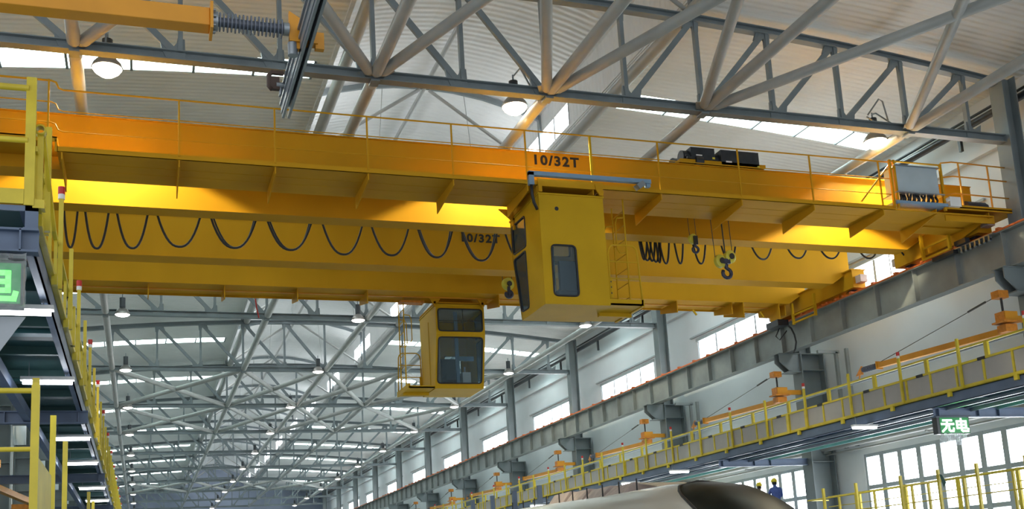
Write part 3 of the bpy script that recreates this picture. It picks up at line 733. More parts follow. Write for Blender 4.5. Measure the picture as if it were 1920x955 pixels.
m = MB(); m.box(13.44, 13.64, 22.02, 22.18, 9.0, 9.12); m.tube((13.54, 22.1, 9.0), (13.56, 22.1, 8.90), 0.05, 10)
part('crosshead', m, 'hook', t)
part('hook', MB().path(hookpath(13.56, 22.1, 8.98, 0.78), 0.046, 10), 'hook', t)
t = thing('auxiliary_hook', 'small dark hook with one yellow sheave, hanging beside the larger hook', 'hook', (12.7, 22.1, 9.4))
part('rope', MB().tube((12.62, 22.1, 9.6), (12.54, 22.05, 11.1), 0.008, 5).tube((12.80, 22.1, 9.6), (12.73, 22.05, 11.1), 0.008, 5), 'rope', t)
a = part('sheave_guard', MB().tube((12.69, 22.14, 9.60), (12.71, 22.06, 9.60), 0.125, 22), 'sheave', t); part('sheave_boss', MB().tube((12.72, 22.07, 9.60), (12.76, 22.03, 9.60), 0.05, 12).box(12.68, 12.78, 22.0, 22.06, 9.44, 9.66), 'dark', a)
part('hook', MB().path(hookpath(12.72, 22.05, 9.46, 0.52), 0.032, 8), 'hook', t)

# rear crane
c2 = thing('bridge_crane', 'rear orange-yellow bridge crane whose hanging cab shows large windscreens with a painted bluish reflection', 'crane', (CX, 28, 9.6))
girder(c2, 26.08, 26.66, text=(8.0, 10.62, 0.225), lb='girder lettered 10/32T facing the camera')
girder(c2, 28.40, 28.93)
part('walkway_deck', MB().box(-3.0, 19.6, 28.9, 29.62, 9.90, 9.93), 'crane', c2)
part('toe_plate', MB().box(-3.0, 19.6, 29.61, 29.63, 9.85, 9.97), 'crane', c2)
part('deck_edge_angle', MB().box(-3.0, 19.6, 28.95, 29.0, 9.835, 9.87), 'orange', c2)
brk2 = shared('bracket', MB().prism([(29.62, 9.86), (29.62, 9.72), (28.55, 9.50), (28.5, 9.50), (28.5, 9.86)], -0.012, 0.012, 'x'), 'crane')
for i in range(12):
    x = -1.75+1.93*i
    if 7.5 < x < 9.7: continue
    piece('bracket', brk2, c2, (x, 0, 0))
gr = MB()
for z in (11.0, 10.6, 10.25): gr.tube((-3.0, 29.6, z), (19.6, 29.6, z), 0.016, 6)
part('guard_rail', gr, 'crane', c2)
for i in range(12): part('rail_post', MB().beam((-1.75+1.93*i, 29.6, 9.93), (-1.75+1.93*i, 29.6, 11.05), 0.035, 0.03), 'crane', c2)
fn2 = lambda v: Vector((17.455-v.x, 50.95-v.y, v.z))
cab(c2, fn2)
fn3 = lambda v: Vector((17.455-v.x-0.20, 50.95-v.y-0.6, v.z-0.05))
ladder(c2, fn3)
m = MB(); m.box(8.05, 9.55, 29.05, 29.10, 9.86, 9.95)
for x in (8.0, 9.45): m.prism([(x-0.14, 9.86), (x+0.22, 9.86), (x+0.10, 9.68), (x-0.02, 9.68)], 29.0, 29.05); m.box(x, x+0.06, 29.0, 29.06, 9.6, 9.75)
m.box(8.05, 9.55, 29.1, 30.9, 9.72, 9.76)
part('cab_hanger', m, 'crane', c2)
part('cab_roof_lamp', MB().box(7.05, 7.75, 29.1, 29.4, 9.72, 9.78), 'rust', c2, label='orange-red lamp housing beside the rear cab')
end_carriage(c2, 25.7, 30.2)
for xb, l in ((17.9, 0), (19.2, 0)): part('side_bracket', MB().prism([(29.62, 9.86), (29.62, 9.68), (28.4, 9.36), (28.4, 9.86)], xb-0.012, xb+0.012, 'x'), 'crane', c2)
m = MB(); m.beam((19.75, 27.3, 9.2), (19.75, 27.3, 9.9), 0.07, 0.07); m.beam((19.75, 28.5, 9.2), (19.75, 28.5, 9.9), 0.07, 0.07); m.beam((19.75, 27.3, 9.25), (19.75, 28.5, 9.25), 0.05, 0.05); m.beam((19.75, 27.3, 9.5), (19.75, 28.5, 9.5), 0.05, 0.05)
part('access_cage', m, 'crane_l', c2)
part('collector_gear', MB().box(19.5, 19.9, 29.0, 29.7, 9.3, 9.5).path([(19.8, 29.4, 9.3), (19.7, 29.5, 9.05), (19.9, 29.6, 8.95), (20.0, 29.3, 9.2)], 0.02, 6), 'dark', c2)
for x in (16.2, 18.6): part('bracket_edge', MB().beam((x, 28.6, 9.62), (x+0.12, 28.6, 9.45), 0.04, 0.05), 'crane_l', c2)
part('hanging_cable', MB().path([(20.0, 29.2, 9.35), (19.98, 29.0, 9.2), (19.97, 28.85, 8.95), (19.97, 28.8, 8.7), (19.98, 28.9, 8.5), (20.0, 29.05, 8.42)], 0.03, 8), 'black', c2)
m = MB()
for i in range(7): m.tube((20.0, 20.2+i*0.16, 9.34), (20.0, 20.26+i*0.16, 9.34), 0.045, 8); m.box(19.96, 20.04, 20.2+i*0.16, 20.25+i*0.16, 9.34, 9.47)
m.box(19.97, 20.05, 20.1, 21.9, 9.46, 9.49)
part('collector_rollers', m, 'alu', c1)
part('collector_arm', MB().box(19.9, 20.05, 21.4, 22.2, 9.36, 9.46).box(19.86, 20.0, 20.9, 21.3, 9.5, 9.62), 'dark', c1)
t = thing('rear_crane_hook', 'dark hook under a yellow sheave hanging from the rear crane beside the near cab', 'hook', (9.78, 27.4, 9.6))
a = part('sheave_guard', MB().tube((9.73, 27.48, 9.87), (9.76, 27.36, 9.87), 0.175, 24), 'sheave', t); part('sheave_boss', MB().tube((9.76, 27.37, 9.87), (9.775, 27.32, 9.87), 0.075, 16), 'dark', a)
part('rope', MB().tube((9.62, 27.5, 9.9), (9.62, 27.5, 11.1), 0.01, 5).tube((9.86, 27.4, 9.9), (9.86, 27.4, 11.1), 0.01, 5), 'rope', t)
part('hook', MB().path(hookpath(9.74, 27.35, 9.72, 0.6), 0.05, 8).tube((9.74, 27.35, 9.78), (9.74, 27.35, 9.5), 0.05, 8), 'hook', t)
m = MB(); m.path([(3.03, 29.7, 9.85), (3.06, 29.7, 9.6), (3.12, 29.7, 9.3)], 0.02, 6)
tag(part('pull_cord', m, 'red'), 'short red cord hanging from the rear crane\'s walkway', 'cord')
t = thing('rear_trolley', 'trolley frame resting on the rear crane\'s girders', 'trolley', (9.7, 27.4, 11.08))
part('trolley_frame', MB().box(8.7, 11.0, 26.2, 28.8, 11.08, 11.18), 'crane', t)

# ------------------------------------------------------------------ high walkways with fences
ZB = 5.27
def walkway(side):
    s = 1 if side == 'r' else -1
    X0 = 17.2 if s == 1 else -0.92
    ya, yb = (9.0, YE-2) if s == 1 else (10.08, YE-2)
    X = lambda a: X0+s*a
    def bx(mb, a0, a1, *r): mb.box(*sorted((X(a0), X(a1))), *r)
    lb = ('high slate-blue walkway with lemon yellow fence and grey panels in front of the windows' if s == 1 else 'slate-blue walkway at the left edge, seen from below, with lemon yellow fence')
    t = thing('service_walkway', lb, 'walkway', (X0, ya, ZB))
    m = MB()
    for a, z0 in ((0.04, 5.03), (0.98, 5.03)):
        bx(m, a, a+0.02, ya, yb, z0, ZB); bx(m, a, a+0.09, ya, yb, z0, z0+0.015); bx(m, a, a+0.09, ya, yb, ZB-0.015, ZB)
    part('stringer', m, 'blue', t)
    m = MB(); bx(m, 0.05, 1.05, ya, yb, ZB-0.012, ZB); part('deck_sheet', m, 'green', t)
    n = int((yb-ya)/1.645); cm = MB(); cm.box(0, 0.96, -0.04, 0.04, -0.13, -0.014)
    cme = shared('cross_member', cm, 'blue' if s == 1 else 'green')
    if s == -1: cme2 = shared('cross_member', MB().box(0, 0.96, -0.10, 0.10, -0.07, -0.014), 'teal')
    for i in range(n):
        y = YK(-1)+1.645*i+0.8
        if y > ya+0.1: piece('cross_member', cme, t, (X(0.06) if s == 1 else X(1.02), y, ZB))
        if s == -1 and i % 2 == 0: piece('cross_slat', cme2, t, (X(1.02), y+0.7, ZB))
    if s == 1:
        m = MB(); bx(m, 0.5, 0.56, ya, yb, 4.99, 5.05); bx(m, 1.2, 1.26, ya, yb, 4.96, 5.04); part('light_rail', m, 'alu', t)
        m = MB(); bx(m, 1.5, 1.62, ya, yb, 5.05, 5.15); bx(m, 1.95, 2.0, ya, yb, 5.0, 5.1); part('teal_runner', m, 'teal', t)
    else:
        m = MB(); bx(m, 0.86, 0.98, ya, yb, 4.86, 5.03); part('inner_runner', m, 'blue', t)
    # toe strip, middle rail
    m = MB(); bx(m, -0.02, 0.02, ya, yb, ZB+0.005, ZB+0.075); bx(m, -0.02, 0.05, ya, yb, ZB, ZB+0.012); part('toe_strip', m, 'fence', t)
    m = MB(); bx(m, -0.02, 0.025, ya, yb, 5.80, 5.85); part('middle_rail', m, 'fence', t)
    post = shared('fence_post', MB().box(-0.018, 0.018, -0.025, 0.025, 0.06, 0.56), 'fence')
    pan = shared('infill_panel', MB().box(-0.004, 0.004, -0.382, 0.382, 0.07, 0.54), 'panel' if s == 1 else 'fence')
    y1 = 17.24 if s == 1 else 10.2
    i0 = -int((y1-ya)/0.834)
    np_ = int((yb-y1)/0.834)
    for i in range(i0, np_):
        y = y1+0.834*i
        piece('fence_post', post, t, (X0, y, ZB))
        if s == 1: piece('infill_panel', pan, t, (X(0.008), y+0.417, ZB))
    # lug under every second post and black sleeve on the rail
    lug = shared('fixing_lug', MB().box(-0.03, 0.03, -0.05, 0.05, -0.10, 0.02), 'fence'); slv = shared('rail_sleeve', MB().box(-0.032, 0.032, -0.11, 0.11, 0.525, 0.585), 'black')
    tall = shared('tall_post', MB().box(-0.025, 0.025, -0.03, 0.03, 0.02, 1.13), 'fence')
    tallc = shared('marker_post', MB().box(-0.025, 0.025, -0.03, 0.03, 0.02, 1.12), 'fence')
    capm = shared('red_cap', MB().tube((0, 0, 1.17), (0, 0, 1.26), 0.04, 14), 'red'); bandm = shared('white_band', MB().tube((0, 0, 1.11), (0, 0, 1.17), 0.038, 14), 'white')
    j = 0; yt = (18.73 if s == 1 else YK(-1)+0.87); stp = 1.974
    if s == 1:
        while yt > ya+2: yt -= 2*stp
    while yt < yb:
        if j % 2 == 0: piece('tall_post', tall, t, (X(-0.035), yt, ZB))
        else:
            p = piece('marker_post', tallc, t, (X(-0.035), yt, ZB)); piece('red_cap', capm, p, (X(-0.035), yt, ZB)); piece('white_band', bandm, p, (X(-0.035), yt, ZB))
        if (s == 1 and j % 5 == 2) or s == -1: piece('wide_post', shared('wide_post', MB().box(-0.03, 0.03, -0.06, 0.06, 0.0, 0.56), 'fence'), t, (X(-0.02), yt+0.9, ZB)) if j % 5 == 2 else None
        j += 1; yt += stp
    y = ya+0.3
    while y < yb: piece('fixing_lug', lug, t, (X(-0.02), y, ZB)); piece('rail_sleeve', slv, t, (X0, y+0.9, ZB)); y += 1.974
    # far-side rail
    a = 1.0
    m = MB(); m.beam((X(a), ya, 6.42), (X(a), yb, 6.42), 0.05, 0.045); 
    if s == -1 or True: m.beam((X(a), ya, 5.85), (X(a), yb, 5.85), 0.03, 0.03)
    part('back_rail', m, 'fence', t)
    bp = shared('back_post', MB().box(-0.03, 0.03, -0.055, 0.055, 0, 1.15), 'fence')
    y = 18.95-4*2.0 if s == 1 else 12.1
    while y < yb: piece('back_post', bp, t, (X(a), y, ZB)); y += 2.003
    # bracket beams from the columns
    for k in range(-1, KMAX):
        y = YK(k); m = MB()
        xa, xb = (17.33, 20.6) if s == 1 else (-4.1, -0.87)
        if k < 0 and s == 1: continue
        m.ibeam((xa, y, 4.93), (xb, y, 4.93), 0.14, 0.22, 0.02, 0.015)
        for xx in ((17.45, 18.6, 19.2) if s == 1 else (-1.02, -2.2)): m.box(xx-0.008, xx+0.008, y-0.07, y+0.07, 4.83, 5.03)
        part('bracket_beam', m, 'blue', t)
    if s == -1:
        # end frame facing the camera
        y = 10.08
        m = MB(); m.beam((-0.96, y, ZB), (-0.96, y, 6.51), 0.085, 0.06); m.beam((-2.0, y, ZB), (-2.0, y, 6.51), 0.085, 0.06)
        m.tube((-2.0, y-0.02, 6.40), (-0.98, y-0.02, 6.40), 0.03, 12); m.tube((-2.0, y-0.02, 5.89), (-0.98, y-0.02, 5.89), 0.027, 12); m.box(-2.0, -1.0, y-0.03, y-0.01, ZB+0.01, ZB+0.15)
        part('end_rail', m, 'fence', t)
        m = MB(); m.beam((-0.885, y+0.12, ZB-0.02), (-0.885, y+0.12, 6.02), 0.05, 0.06); m.lathe([(0.035, 0), (0.05, 0), (0.05, 0.10), (0.035, 0.10), (0.035, 0)], (-0.885, y+0.05, 6.04), 16, 'y')
        m.beam((-0.845, y+0.5, 5.2), (-0.845, y+0.5, 6.25), 0.05, 0.06); m.box(-0.93, -0.83, y-0.02, y+0.1, ZB-0.02, ZB+0.06); m.beam((-0.86, y+0.15, 6.0), (-0.80, y+0.75, 5.3), 0.03, 0.05)
        part('flap_hinge_post', m, 'fence', t)
        m = MB(); m.box(-2.0, -0.88, y-0.01, y+0.01, 5.22, ZB); m.box(-0.99, -0.88, y-0.01, y+0.01, 5.04, ZB); m.box(-1.0, -0.90, y-0.06, y+0.06, 5.035, 5.05)
        part('end_channel', m, 'blue', t)
    return t
walkway('r'); walkway('l')
# fluorescent lamps
def fluor(x, y, z, label, power=0):
    t = thing('fluorescent_lamp', label, 'lamp', (x, y, z), 'fluorescent lamps under the walkways')
    part('housing', MB().box(x-0.36, x+0.36, y-0.06, y+0.06, z+0.04, z+0.09), 'white', t)
    m = MB(); m.tube((x-0.33, y-0.03, z+0.01), (x+0.33, y-0.03, z+0.01), 0.026, 10); m.tube((x-0.33, y+0.03, z+0.01), (x+0.33, y+0.03, z+0.01), 0.026, 10)
    m.box(x-0.33, x+0.33, y-0.05, y+0.05, z+0.0, z+0.035)
    part('tube', m, 'fluo', t)
    part('hanger', MB().beam((x-0.25, y, z+0.08), (x-0.25, y, 5.2), 0.012, 0.012).beam((x+0.25, y, z+0.08), (x+0.25, y, 5.2), 0.012, 0.012), 'alu', t)
    if power:
        l = bpy.data.lights.new('tube_light', 'AREA'); l.shape = 'RECTANGLE'; l.size = 0.66; l.size_y = 0.1; l.energy = power; l.color = (0.85, 0.93, 1.0)
        o = bpy.data.objects.new('tube_light', l); COL.objects.link(o); o.parent = t; o.location = (0, 0, -0.012)
i = 0
for k in range(-1, KMAX-1):
    for d in (2.4, 6.45):
        fluor(-1.27, YK(k)+d, 4.88, 'glowing fluorescent lamp under the left walkway, %s' % (ORD[i]+' from the near end'), power=26 if i < 5 else 0); i += 1
i = 0
for k in range(0, 8):
    for d in (2.15, 6.0):
        if k == 0 and d > 3: continue
        fluor(17.05, YK(k)+d, 4.90, 'fluorescent lamp under the window-side walkway, %s beyond the sign' % ORD[i], power=20 if i < 3 else 0); i += 1

# ------------------------------------------------------------------ LED signs
def strokes(mb, segs, x, y, z, w, h, th):
    for pts in segs:
        for (a, b), (c, d) in zip(pts[:-1], pts[1:]):
            p, q = Vector((x+a*w, y, z+b*h)), Vector((x+c*w, y, z+d*h)); e = (q-p).normalized()*th*0.45
            mb.beam(p-e, q+e, th, 0.008, (0, 0, 1)) if False else mb.add(*_flat(p-e, q+e, th, 0.008))
def _flat(p, q, th, dp):
    d = (q-p).normalized(); nrm = Vector((-d.z, 0, d.x))*th/2; yv = Vector((0, dp, 0))
    vs = [p-nrm, p+nrm, q+nrm, q-nrm]; vs = [v-yv for v in vs]+[v for v in vs]
    return vs, [(0,1,2,3), (7,6,5,4), (0,4,5,1), (1,5,6,2), (2,6,7,3), (3,7,4,0)]
WU = [[(0.18, 0.88), (0.82, 0.88)], [(0.05, 0.60), (0.95, 0.60)], [(0.48, 0.88), (0.46, 0.60), (0.36, 0.30), (0.08, 0.04)], [(0.60, 0.58), (0.60, 0.14), (0.68, 0.06), (0.90, 0.06), (0.95, 0.24)]]
DIAN = [[(0.14, 0.80), (0.84, 0.80), (0.84, 0.28), (0.14, 0.28), (0.14, 0.80)], [(0.14, 0.54), (0.84, 0.54)], [(0.48, 0.98), (0.48, 0.12), (0.56, 0.04), (0.96, 0.04), (0.99, 0.20)]]
def sign(x0, x1, y, z0, z1, label, led, wrapped):
    t = thing('led_sign', label, 'sign', ((x0+x1)/2, y, z0))
    part('casing', MB().box(x0, x1, y, y+0.16, z0, z1).box(x0-0.03, x1+0.03, y-0.04, y+0.16, z1, z1+0.015), 'dark', t)
    part('screen', MB().box(x0+0.08, x1-0.02, y-0.006, y, z0+0.02, z1-0.02), 'screen', t)
    w = (x1-x0-0.12)/2; h = z1-z0-0.10
    m = MB(); th = 0.046
    strokes(m, WU, x0+0.10, y-0.007, z0+0.05, w*0.92, h, th); strokes(m, DIAN, x0+0.10+w*1.0, y-0.007, z0+0.05, w*0.92, h, th)
    part('lit_characters', m, led, t, label='two lit green characters')
    part('suspension', MB().box(x0+0.1, x0+0.13, y+0.06, y+0.09, z1, z1+0.08).box(x1-0.13, x1-0.1, y+0.06, y+0.09, z1, z1+0.08), 'dark', t)
    return t
sign(17.37, 18.29, YK(0)-0.04, 4.43, 4.83, 'green lit two-character sign hanging from the window-side walkway beam', 'ledw', False)
def crumple(x0, x1, z0, z1, y, nx, nz, amp, seed, taper=0.0):
    rd = random.Random(seed); m = MB(); vs = []
    for j in range(nz+1):
        for i in range(nx+1):
            u, v = i/nx, j/nz
            vs.append((x0+(x1-x0)*u+(taper*(1-v))*(1-2*u)+rd.uniform(-amp, amp)*0.6, y+rd.uniform(-amp, amp)+0.03*sin(u*17+v*5), z0+(z1-z0)*v+rd.uniform(-amp, amp)*0.6))
    m.add(vs, [(j*(nx+1)+i, j*(nx+1)+i+1, (j+1)*(nx+1)+i+1, (j+1)*(nx+1)+i) for j in range(nz) for i in range(nx)], False)
    return m
tag(part('plastic_film', crumple(17.50, 18.18, 4.16, 4.44, YK(0)-0.06, 10, 5, 0.012, 3, 0.05), 'film_thick'), 'pale plastic film hanging below the green sign', 'film')
tag(part('plastic_flap', crumple(17.42, 17.56, 4.18, 4.43, YK(0)-0.02, 4, 5, 0.014, 4), 'film_thick'), 'narrow plastic flap hanging at the left edge below the green sign', 'film')
sign(-2.0, -0.99, YK(-1)-0.02, 4.33, 4.74, 'green lit sign wrapped in crumpled film under the near end of the left walkway', 'ledg', True)
wr = crumple(-2.05, -0.965, 4.26, 4.80, YK(-1)-0.07, 26, 12, 0.014, 5)
tag(part('plastic_wrap', wr, 'film'), 'crumpled transparent wrap around the green sign at the left picture edge', 'film')
tag(part('hanging_sheet', MB().add([(-2.0, 10.25, 4.28), (-0.98, 10.25, 4.28), (-1.28, 10.3, 3.83), (-1.42, 10.32, 3.80), (-2.0, 10.3, 3.9), (-2.0, 10.26, 4.28), (-0.98, 10.26, 4.28), (-1.28, 10.31, 3.83), (-1.42, 10.33, 3.80), (-2.0, 10.31, 3.9)], [(0,1,2,3,4), (9,8,7,6,5), (0,5,6,1), (1,6,7,2), (2,7,8,3), (3,8,9,4)]), 'alu'), 'dull grey sheet hanging below the wrapped sign', 'sheet')

# ------------------------------------------------------------------ overhead conductor booms and rails
def fins(mb, p, q, r, n):
    p = Vector(p); q = Vector(q); d = (q-p).normalized()
    mb.tube(p, q, r*0.5, 12)
    L = (q-p).length
    for i in range(n):
        c = p+d*L*(i+0.5)/n; mb.tube(c-d*L/n*0.16, c+d*L/n*0.16, r*(0.93 if i % 2 else 1.0), 16)
t = thing('conductor_boom', 'dark orange square boom with a ribbed insulator at the top left corner', 'boom', (0, 9, 6.7))
part('boom_arm', MB().beam((-4.2, 9.0, 6.66), (0.56, 9.0, 6.69), 0.17, 0.165), 'orange', t, bevel=0.008)
part('end_flange', MB().beam((0.56, 9.0, 6.69), (0.585, 9.0, 6.69), 0.25, 0.25), 'orange', t)
m = MB(); m.tube((0.585, 9.0, 6.69), (0.63, 9.0, 6.69), 0.085, 14)
for i in range(8): m.tube((0.575, 9+0.1*cos(i*pi/4), 6.69+0.1*sin(i*pi/4)), (0.61, 9+0.1*cos(i*pi/4), 6.69+0.1*sin(i*pi/4)), 0.012, 6)
m.tube((1.20, 9.0, 6.69), (1.25, 9.0, 6.69), 0.06, 12)
part('insulator_fitting', m, 'alu', t)
m = MB(); fins(m, (0.63, 9.0, 6.69), (1.20, 9.0, 6.69), 0.085, 17); part('insulator', m, 'insul', t, label='ribbed grey-blue insulator')
m = MB(); m.prism([(1.25, 6.50), (1.25, 6.86), (1.38, 6.78), (1.38, 6.50)], 8.97, 9.03); m.box(1.48, 1.56, 8.97, 9.03, 6.52, 6.68); m.box(1.25, 1.5, 8.95, 9.05, 6.56, 6.6)
part('end_triangle', m, 'orange', t)
m = MB(); m.tube((1.28, 9.0, 6.56), (1.28, 9.0, 6.44), 0.045, 14); m.tube((1.28, 9.0, 6.60), (1.5, 9.0, 6.6), 0.02, 8)
part('rail_clamp', m, 'alu', t)
t = thing('conductor_rail', 'blue-grey grooved overhead conductor rail ending above the near crane\'s rail, upper left', 'rail', (1.45, 10, 6.5))
m = MB(); ya, yb = 2.0, 10.35
for x0, x1, z0, z1 in ((1.325, 1.375, 6.58, 6.61), (1.405, 1.455, 6.58, 6.61), (1.34, 1.36, 6.50, 6.68), (1.42, 1.44, 6.50, 6.68), (1.32, 1.46, 6.68, 6.70)): m.box(x0, x1, ya, yb, z0, z1)
for x0, x1 in ((1.35, 1.375), (1.405, 1.43)): m.box(x0, x1, ya, yb+0.02, 6.46, 6.50)
part('rail_profile', m, 'alu', t)
t = thing('rail_end_clamp', 'small brown clamp beside the end of the overhead conductor rail', 'clamp', (1.32, 9.95, 6.46))
part('clamp_plate', MB().path([(1.33, 10.05, 6.79), (1.22, 10.05, 6.79), (1.19, 10.05, 6.76), (1.19, 10.05, 6.64), (1.22, 10.05, 6.61)], 0.025, 6).box(1.20, 1.29, 10.03, 10.08, 6.61, 6.74), 'brown', t)
part('clamp_screw', MB().tube((1.26, 10.05, 6.66), (1.34, 10.05, 6.66), 0.03, 10).tube((1.30, 10.05, 6.56), (1.30, 10.05, 6.64), 0.015, 6), 'alu', t)
# folded booms on the window side
def folded(k):
    y = YK(k); x = 19.6
    lb = 'orange boom folded along the wall at the %s window-side column, hung on a rope' % ORD[k+1]
    t = thing('folded_boom', lb, 'boom', (x, y, 7.0), 'booms folded along the window wall')
    m = MB(); m.box(19.55, 19.95, y-0.28, y+0.02, 7.12, 7.36); m.box(19.45, 20.0, y-0.35, y+0.05, 7.08, 7.12); m.box(19.55, 19.9, y-0.28, y+0.0, 6.86, 7.04)
    part('pivot_bracket', m, 'rust', t)
    part('pivot_block', MB().box(19.56, 19.94, y-0.30, y-0.28, 7.13, 7.35).box(19.95, 20.6, y-0.1, y+0.0, 7.15, 7.3), 'orange', t)
    part('boom_arm', MB().beam((19.72, y+0.0, 6.92), (19.45, y+4.3, 6.98), 0.15, 0.15), 'orange', t)
    part('end_flange', MB().beam((19.45, y+4.3, 6.98), (19.448, y+4.34, 6.98), 0.22, 0.22), 'orange', t)
    m = MB(); fins(m, (19.447, y+4.36, 6.98), (19.42, y+5.0, 6.99), 0.085, 14); part('insulator', m, 'insul', t)
    part('end_triangle', MB().prism([(y+5.02, 7.10), (y+5.02, 6.86), (y+5.30, 6.86)], 19.38, 19.44, 'x').tube((19.41, y+5.15, 6.86), (19.38, y+5.15, 6.74), 0.02, 8), 'rust', t)
    part('upper_bracket', MB().box(19.55, 19.85, y-0.2, y+0.05, 7.72, 7.90), 'rust', t)
    part('pivot_rod', MB().tube((19.7, y-0.1, 7.36), (19.7, y-0.1, 7.75), 0.028, 8), 'black', t)
    m = MB(); m.tube((19.62, y-0.05, 7.78), (19.46, y+4.25, 7.07), 0.010, 6); m.tube((19.60, y+0.3, 7.73), (19.585, y+0.9, 7.63), 0.028, 6); part('stay_rope', m, 'rope', t)
for k in range(-1, 8): folded(k)
t = thing('conductor_rail', 'thin grey overhead conductor rail lying along the window-side walkway', 'rail', (19.36, 20, 6.72))
part('rail_profile', MB().box(19.31, 19.41, 9, YE-3, 6.70, 6.74).box(19.33, 19.35, 9, YE-3, 6.64, 6.72).box(19.37, 19.39, 9, YE-3, 6.64, 6.72), 'alu', t)
# orange booms and clutter on the left, behind the walkway
for k in range(0, 6):
    y = YK(k)
    t = thing('folded_boom', 'orange boom behind the left walkway, %s bay from the camera' % ORD[k], 'boom', (-3.2, y, 4.6), 'booms behind the left walkway')
    part('boom_arm', MB().beam((-3.6, y-1.5, 4.75), (-2.6, y+2.6, 4.45), 0.15, 0.15), 'orange', t)
    part('pivot_bracket', MB().box(-3.9, -3.3, y-1.9, y-1.5, 4.55, 5.0), 'rust', t)
for j, z in enumerate((2.9, 3.3, 3.75)):
    m = MB(); m.beam((-3.2-0.2*j, 10, z), (-3.2-0.2*j, 90, z), 0.07, 0.07)
    for i in range(20): m.beam((-3.2-0.2*j, 10+4*i, 0), (-3.2-0.2*j, 10+4*i, z), 0.06, 0.06)
    tag(part('pipe_rack', m, 'blue'), 'blue-grey pipe frame behind the left walkway, %s level' % ['lowest', 'middle', 'top'][j], 'frame')

# ------------------------------------------------------------------ lower work platforms
def lowplat(name, label, x0, x1, ya, yb, z):
    t = thing('work_platform', label, 'platform', ((x0+x1)/2, ya, z))
    part('deck', MB().box(x0, x1, ya, yb, z-0.06, z), 'blue', t)
    m = MB(); n = int((yb-ya)/4)
    for i in range(n+1):
        for x in (x0+0.1, x1-0.1): m.box(x-0.06, x+0.06, ya+4*i-0.06+0.1, ya+4*i+0.06+0.1, 0, z-0.06)
    part('legs', m, 'blue', t)
    return t
t = lowplat('l', 'lower work platform at the left edge with heavy lemon yellow posts and rails', -3.0, -0.62, 8.0, 60, 2.2)
A = MB(); A.box(-0.715, -0.662, 7.98, 8.02, 2.2, 3.22); A.tube((-0.6885, 7.983, 3.218), (-0.6885, 8.017, 3.218), 0.0255, 14)
part('corner_post', A, 'fence', t)
part('end_rail', MB().tube((-3.0, 8.0, 3.185), (-0.70, 8.0, 3.185), 0.019, 12).tube((-3.0, 8.0, 2.775), (-0.70, 8.0, 2.775), 0.017, 12), 'fence', t)
part('toe_board', MB().box(-3.0, -0.72, 7.98, 7.99, 2.2, 2.36), 'fence', t)
for y in (10.63, 12.78, 14.86, 21.74, 23.79, 25.9): part('tall_post', MB().box(-0.945, -0.885, y-0.025, y+0.025, 2.2, 3.79), 'fence', t)
part('side_plate', MB().box(-0.672, -0.665, 8.05, 9.2, 2.2, 2.72), 'fence', t)
t = lowplat('r', 'lower work platform before the tall windows with lemon yellow posts and rails', 16.7, 20.2, 12, 30.0, 2.3)
for i, y in enumerate((24.31, 22.915, 21.2, 19.9, 18.69, 17.3, 15.9)):
    part('tall_post', MB().box(17.17, 17.23, y-0.03, y+0.03, 2.3, 3.61), 'fence', t)
for y in (23.9, 23.2, 22.45, 21.04, 20.47, 19.3, 17.86): part('rail_post', MB().box(17.35, 17.40, y-0.025, y+0.025, 2.3, 3.36), 'fence', t)
part('side_rail', MB().tube((17.37, 12, 3.36), (17.37, 25.3, 3.36), 0.02, 8).tube((17.37, 12, 2.95), (17.37, 25.3, 2.95), 0.014, 8), 'fence', t)
part('back_rail', MB().tube((19.6, 12, 3.60), (19.6, 27.5, 3.60), 0.016, 8).tube((19.6, 12, 3.30), (19.6, 27.5, 3.30), 0.012, 8), 'fence', t)
for y in (26.0, 24.0, 22.0, 20.0, 18.0): part('back_post', MB().box(19.57, 19.63, y-0.05, y+0.05, 2.3, 3.62), 'fence', t)
part('end_rail', MB().tube((17.37, 25.3, 3.36), (19.6, 27.5, 3.50), 0.016, 8), 'fence', t)
part('warning_flag', MB().add([(17.20, 19.86, 3.50), (17.22, 19.80, 3.48), (17.24, 19.72, 3.30), (17.21, 19.78, 3.18), (17.21, 19.87, 3.50), (17.23, 19.81, 3.48), (17.25, 19.73, 3.30), (17.22, 19.79, 3.18)], [(0,1,2,3), (7,6,5,4), (0,4,5,1), (1,5,6,2), (2,6,7,3), (3,7,4,0)]), 'green', t)
t = thing('inspection_platform', 'small raised platform that the two workers stand on', 'platform', (20.2, 31.5, 3.0))
part('deck', MB().box(18.6, 21.3, 30.4, 33.2, 2.79, 2.86), 'blue', t)
part('legs', MB().box(18.7, 18.8, 30.5, 30.6, 0, 2.79).box(21.1, 21.2, 30.5, 30.6, 0, 2.79).box(18.7, 18.8, 33.0, 33.1, 0, 2.79).box(21.1, 21.2, 33.0, 33.1, 0, 2.79), 'blue', t)
# farther stair platforms seen over the train
t = thing('stair_frame', 'slanting slate-blue posts and yellow stair rails beyond the train', 'stairs', (18.4, 36, 3))
for x in (17.6, 18.9): part('slanted_post', MB().beam((x, 37.0, 3.4), (x+1.1, 36.2, 4.95), 0.22, 0.12), 'blue', t)
m = MB()
for i in range(22): m.beam((16.2+0.22*i, 38, 3.6), (16.2+0.22*i+0.02, 38, 4.85), 0.035, 0.035)
m.beam((16, 38, 4.6), (21, 38, 4.7), 0.05, 0.05); m.beam((16, 38, 4.1), (21, 38, 4.15), 0.04, 0.04)
part('stair_rail', m, 'fence', t)

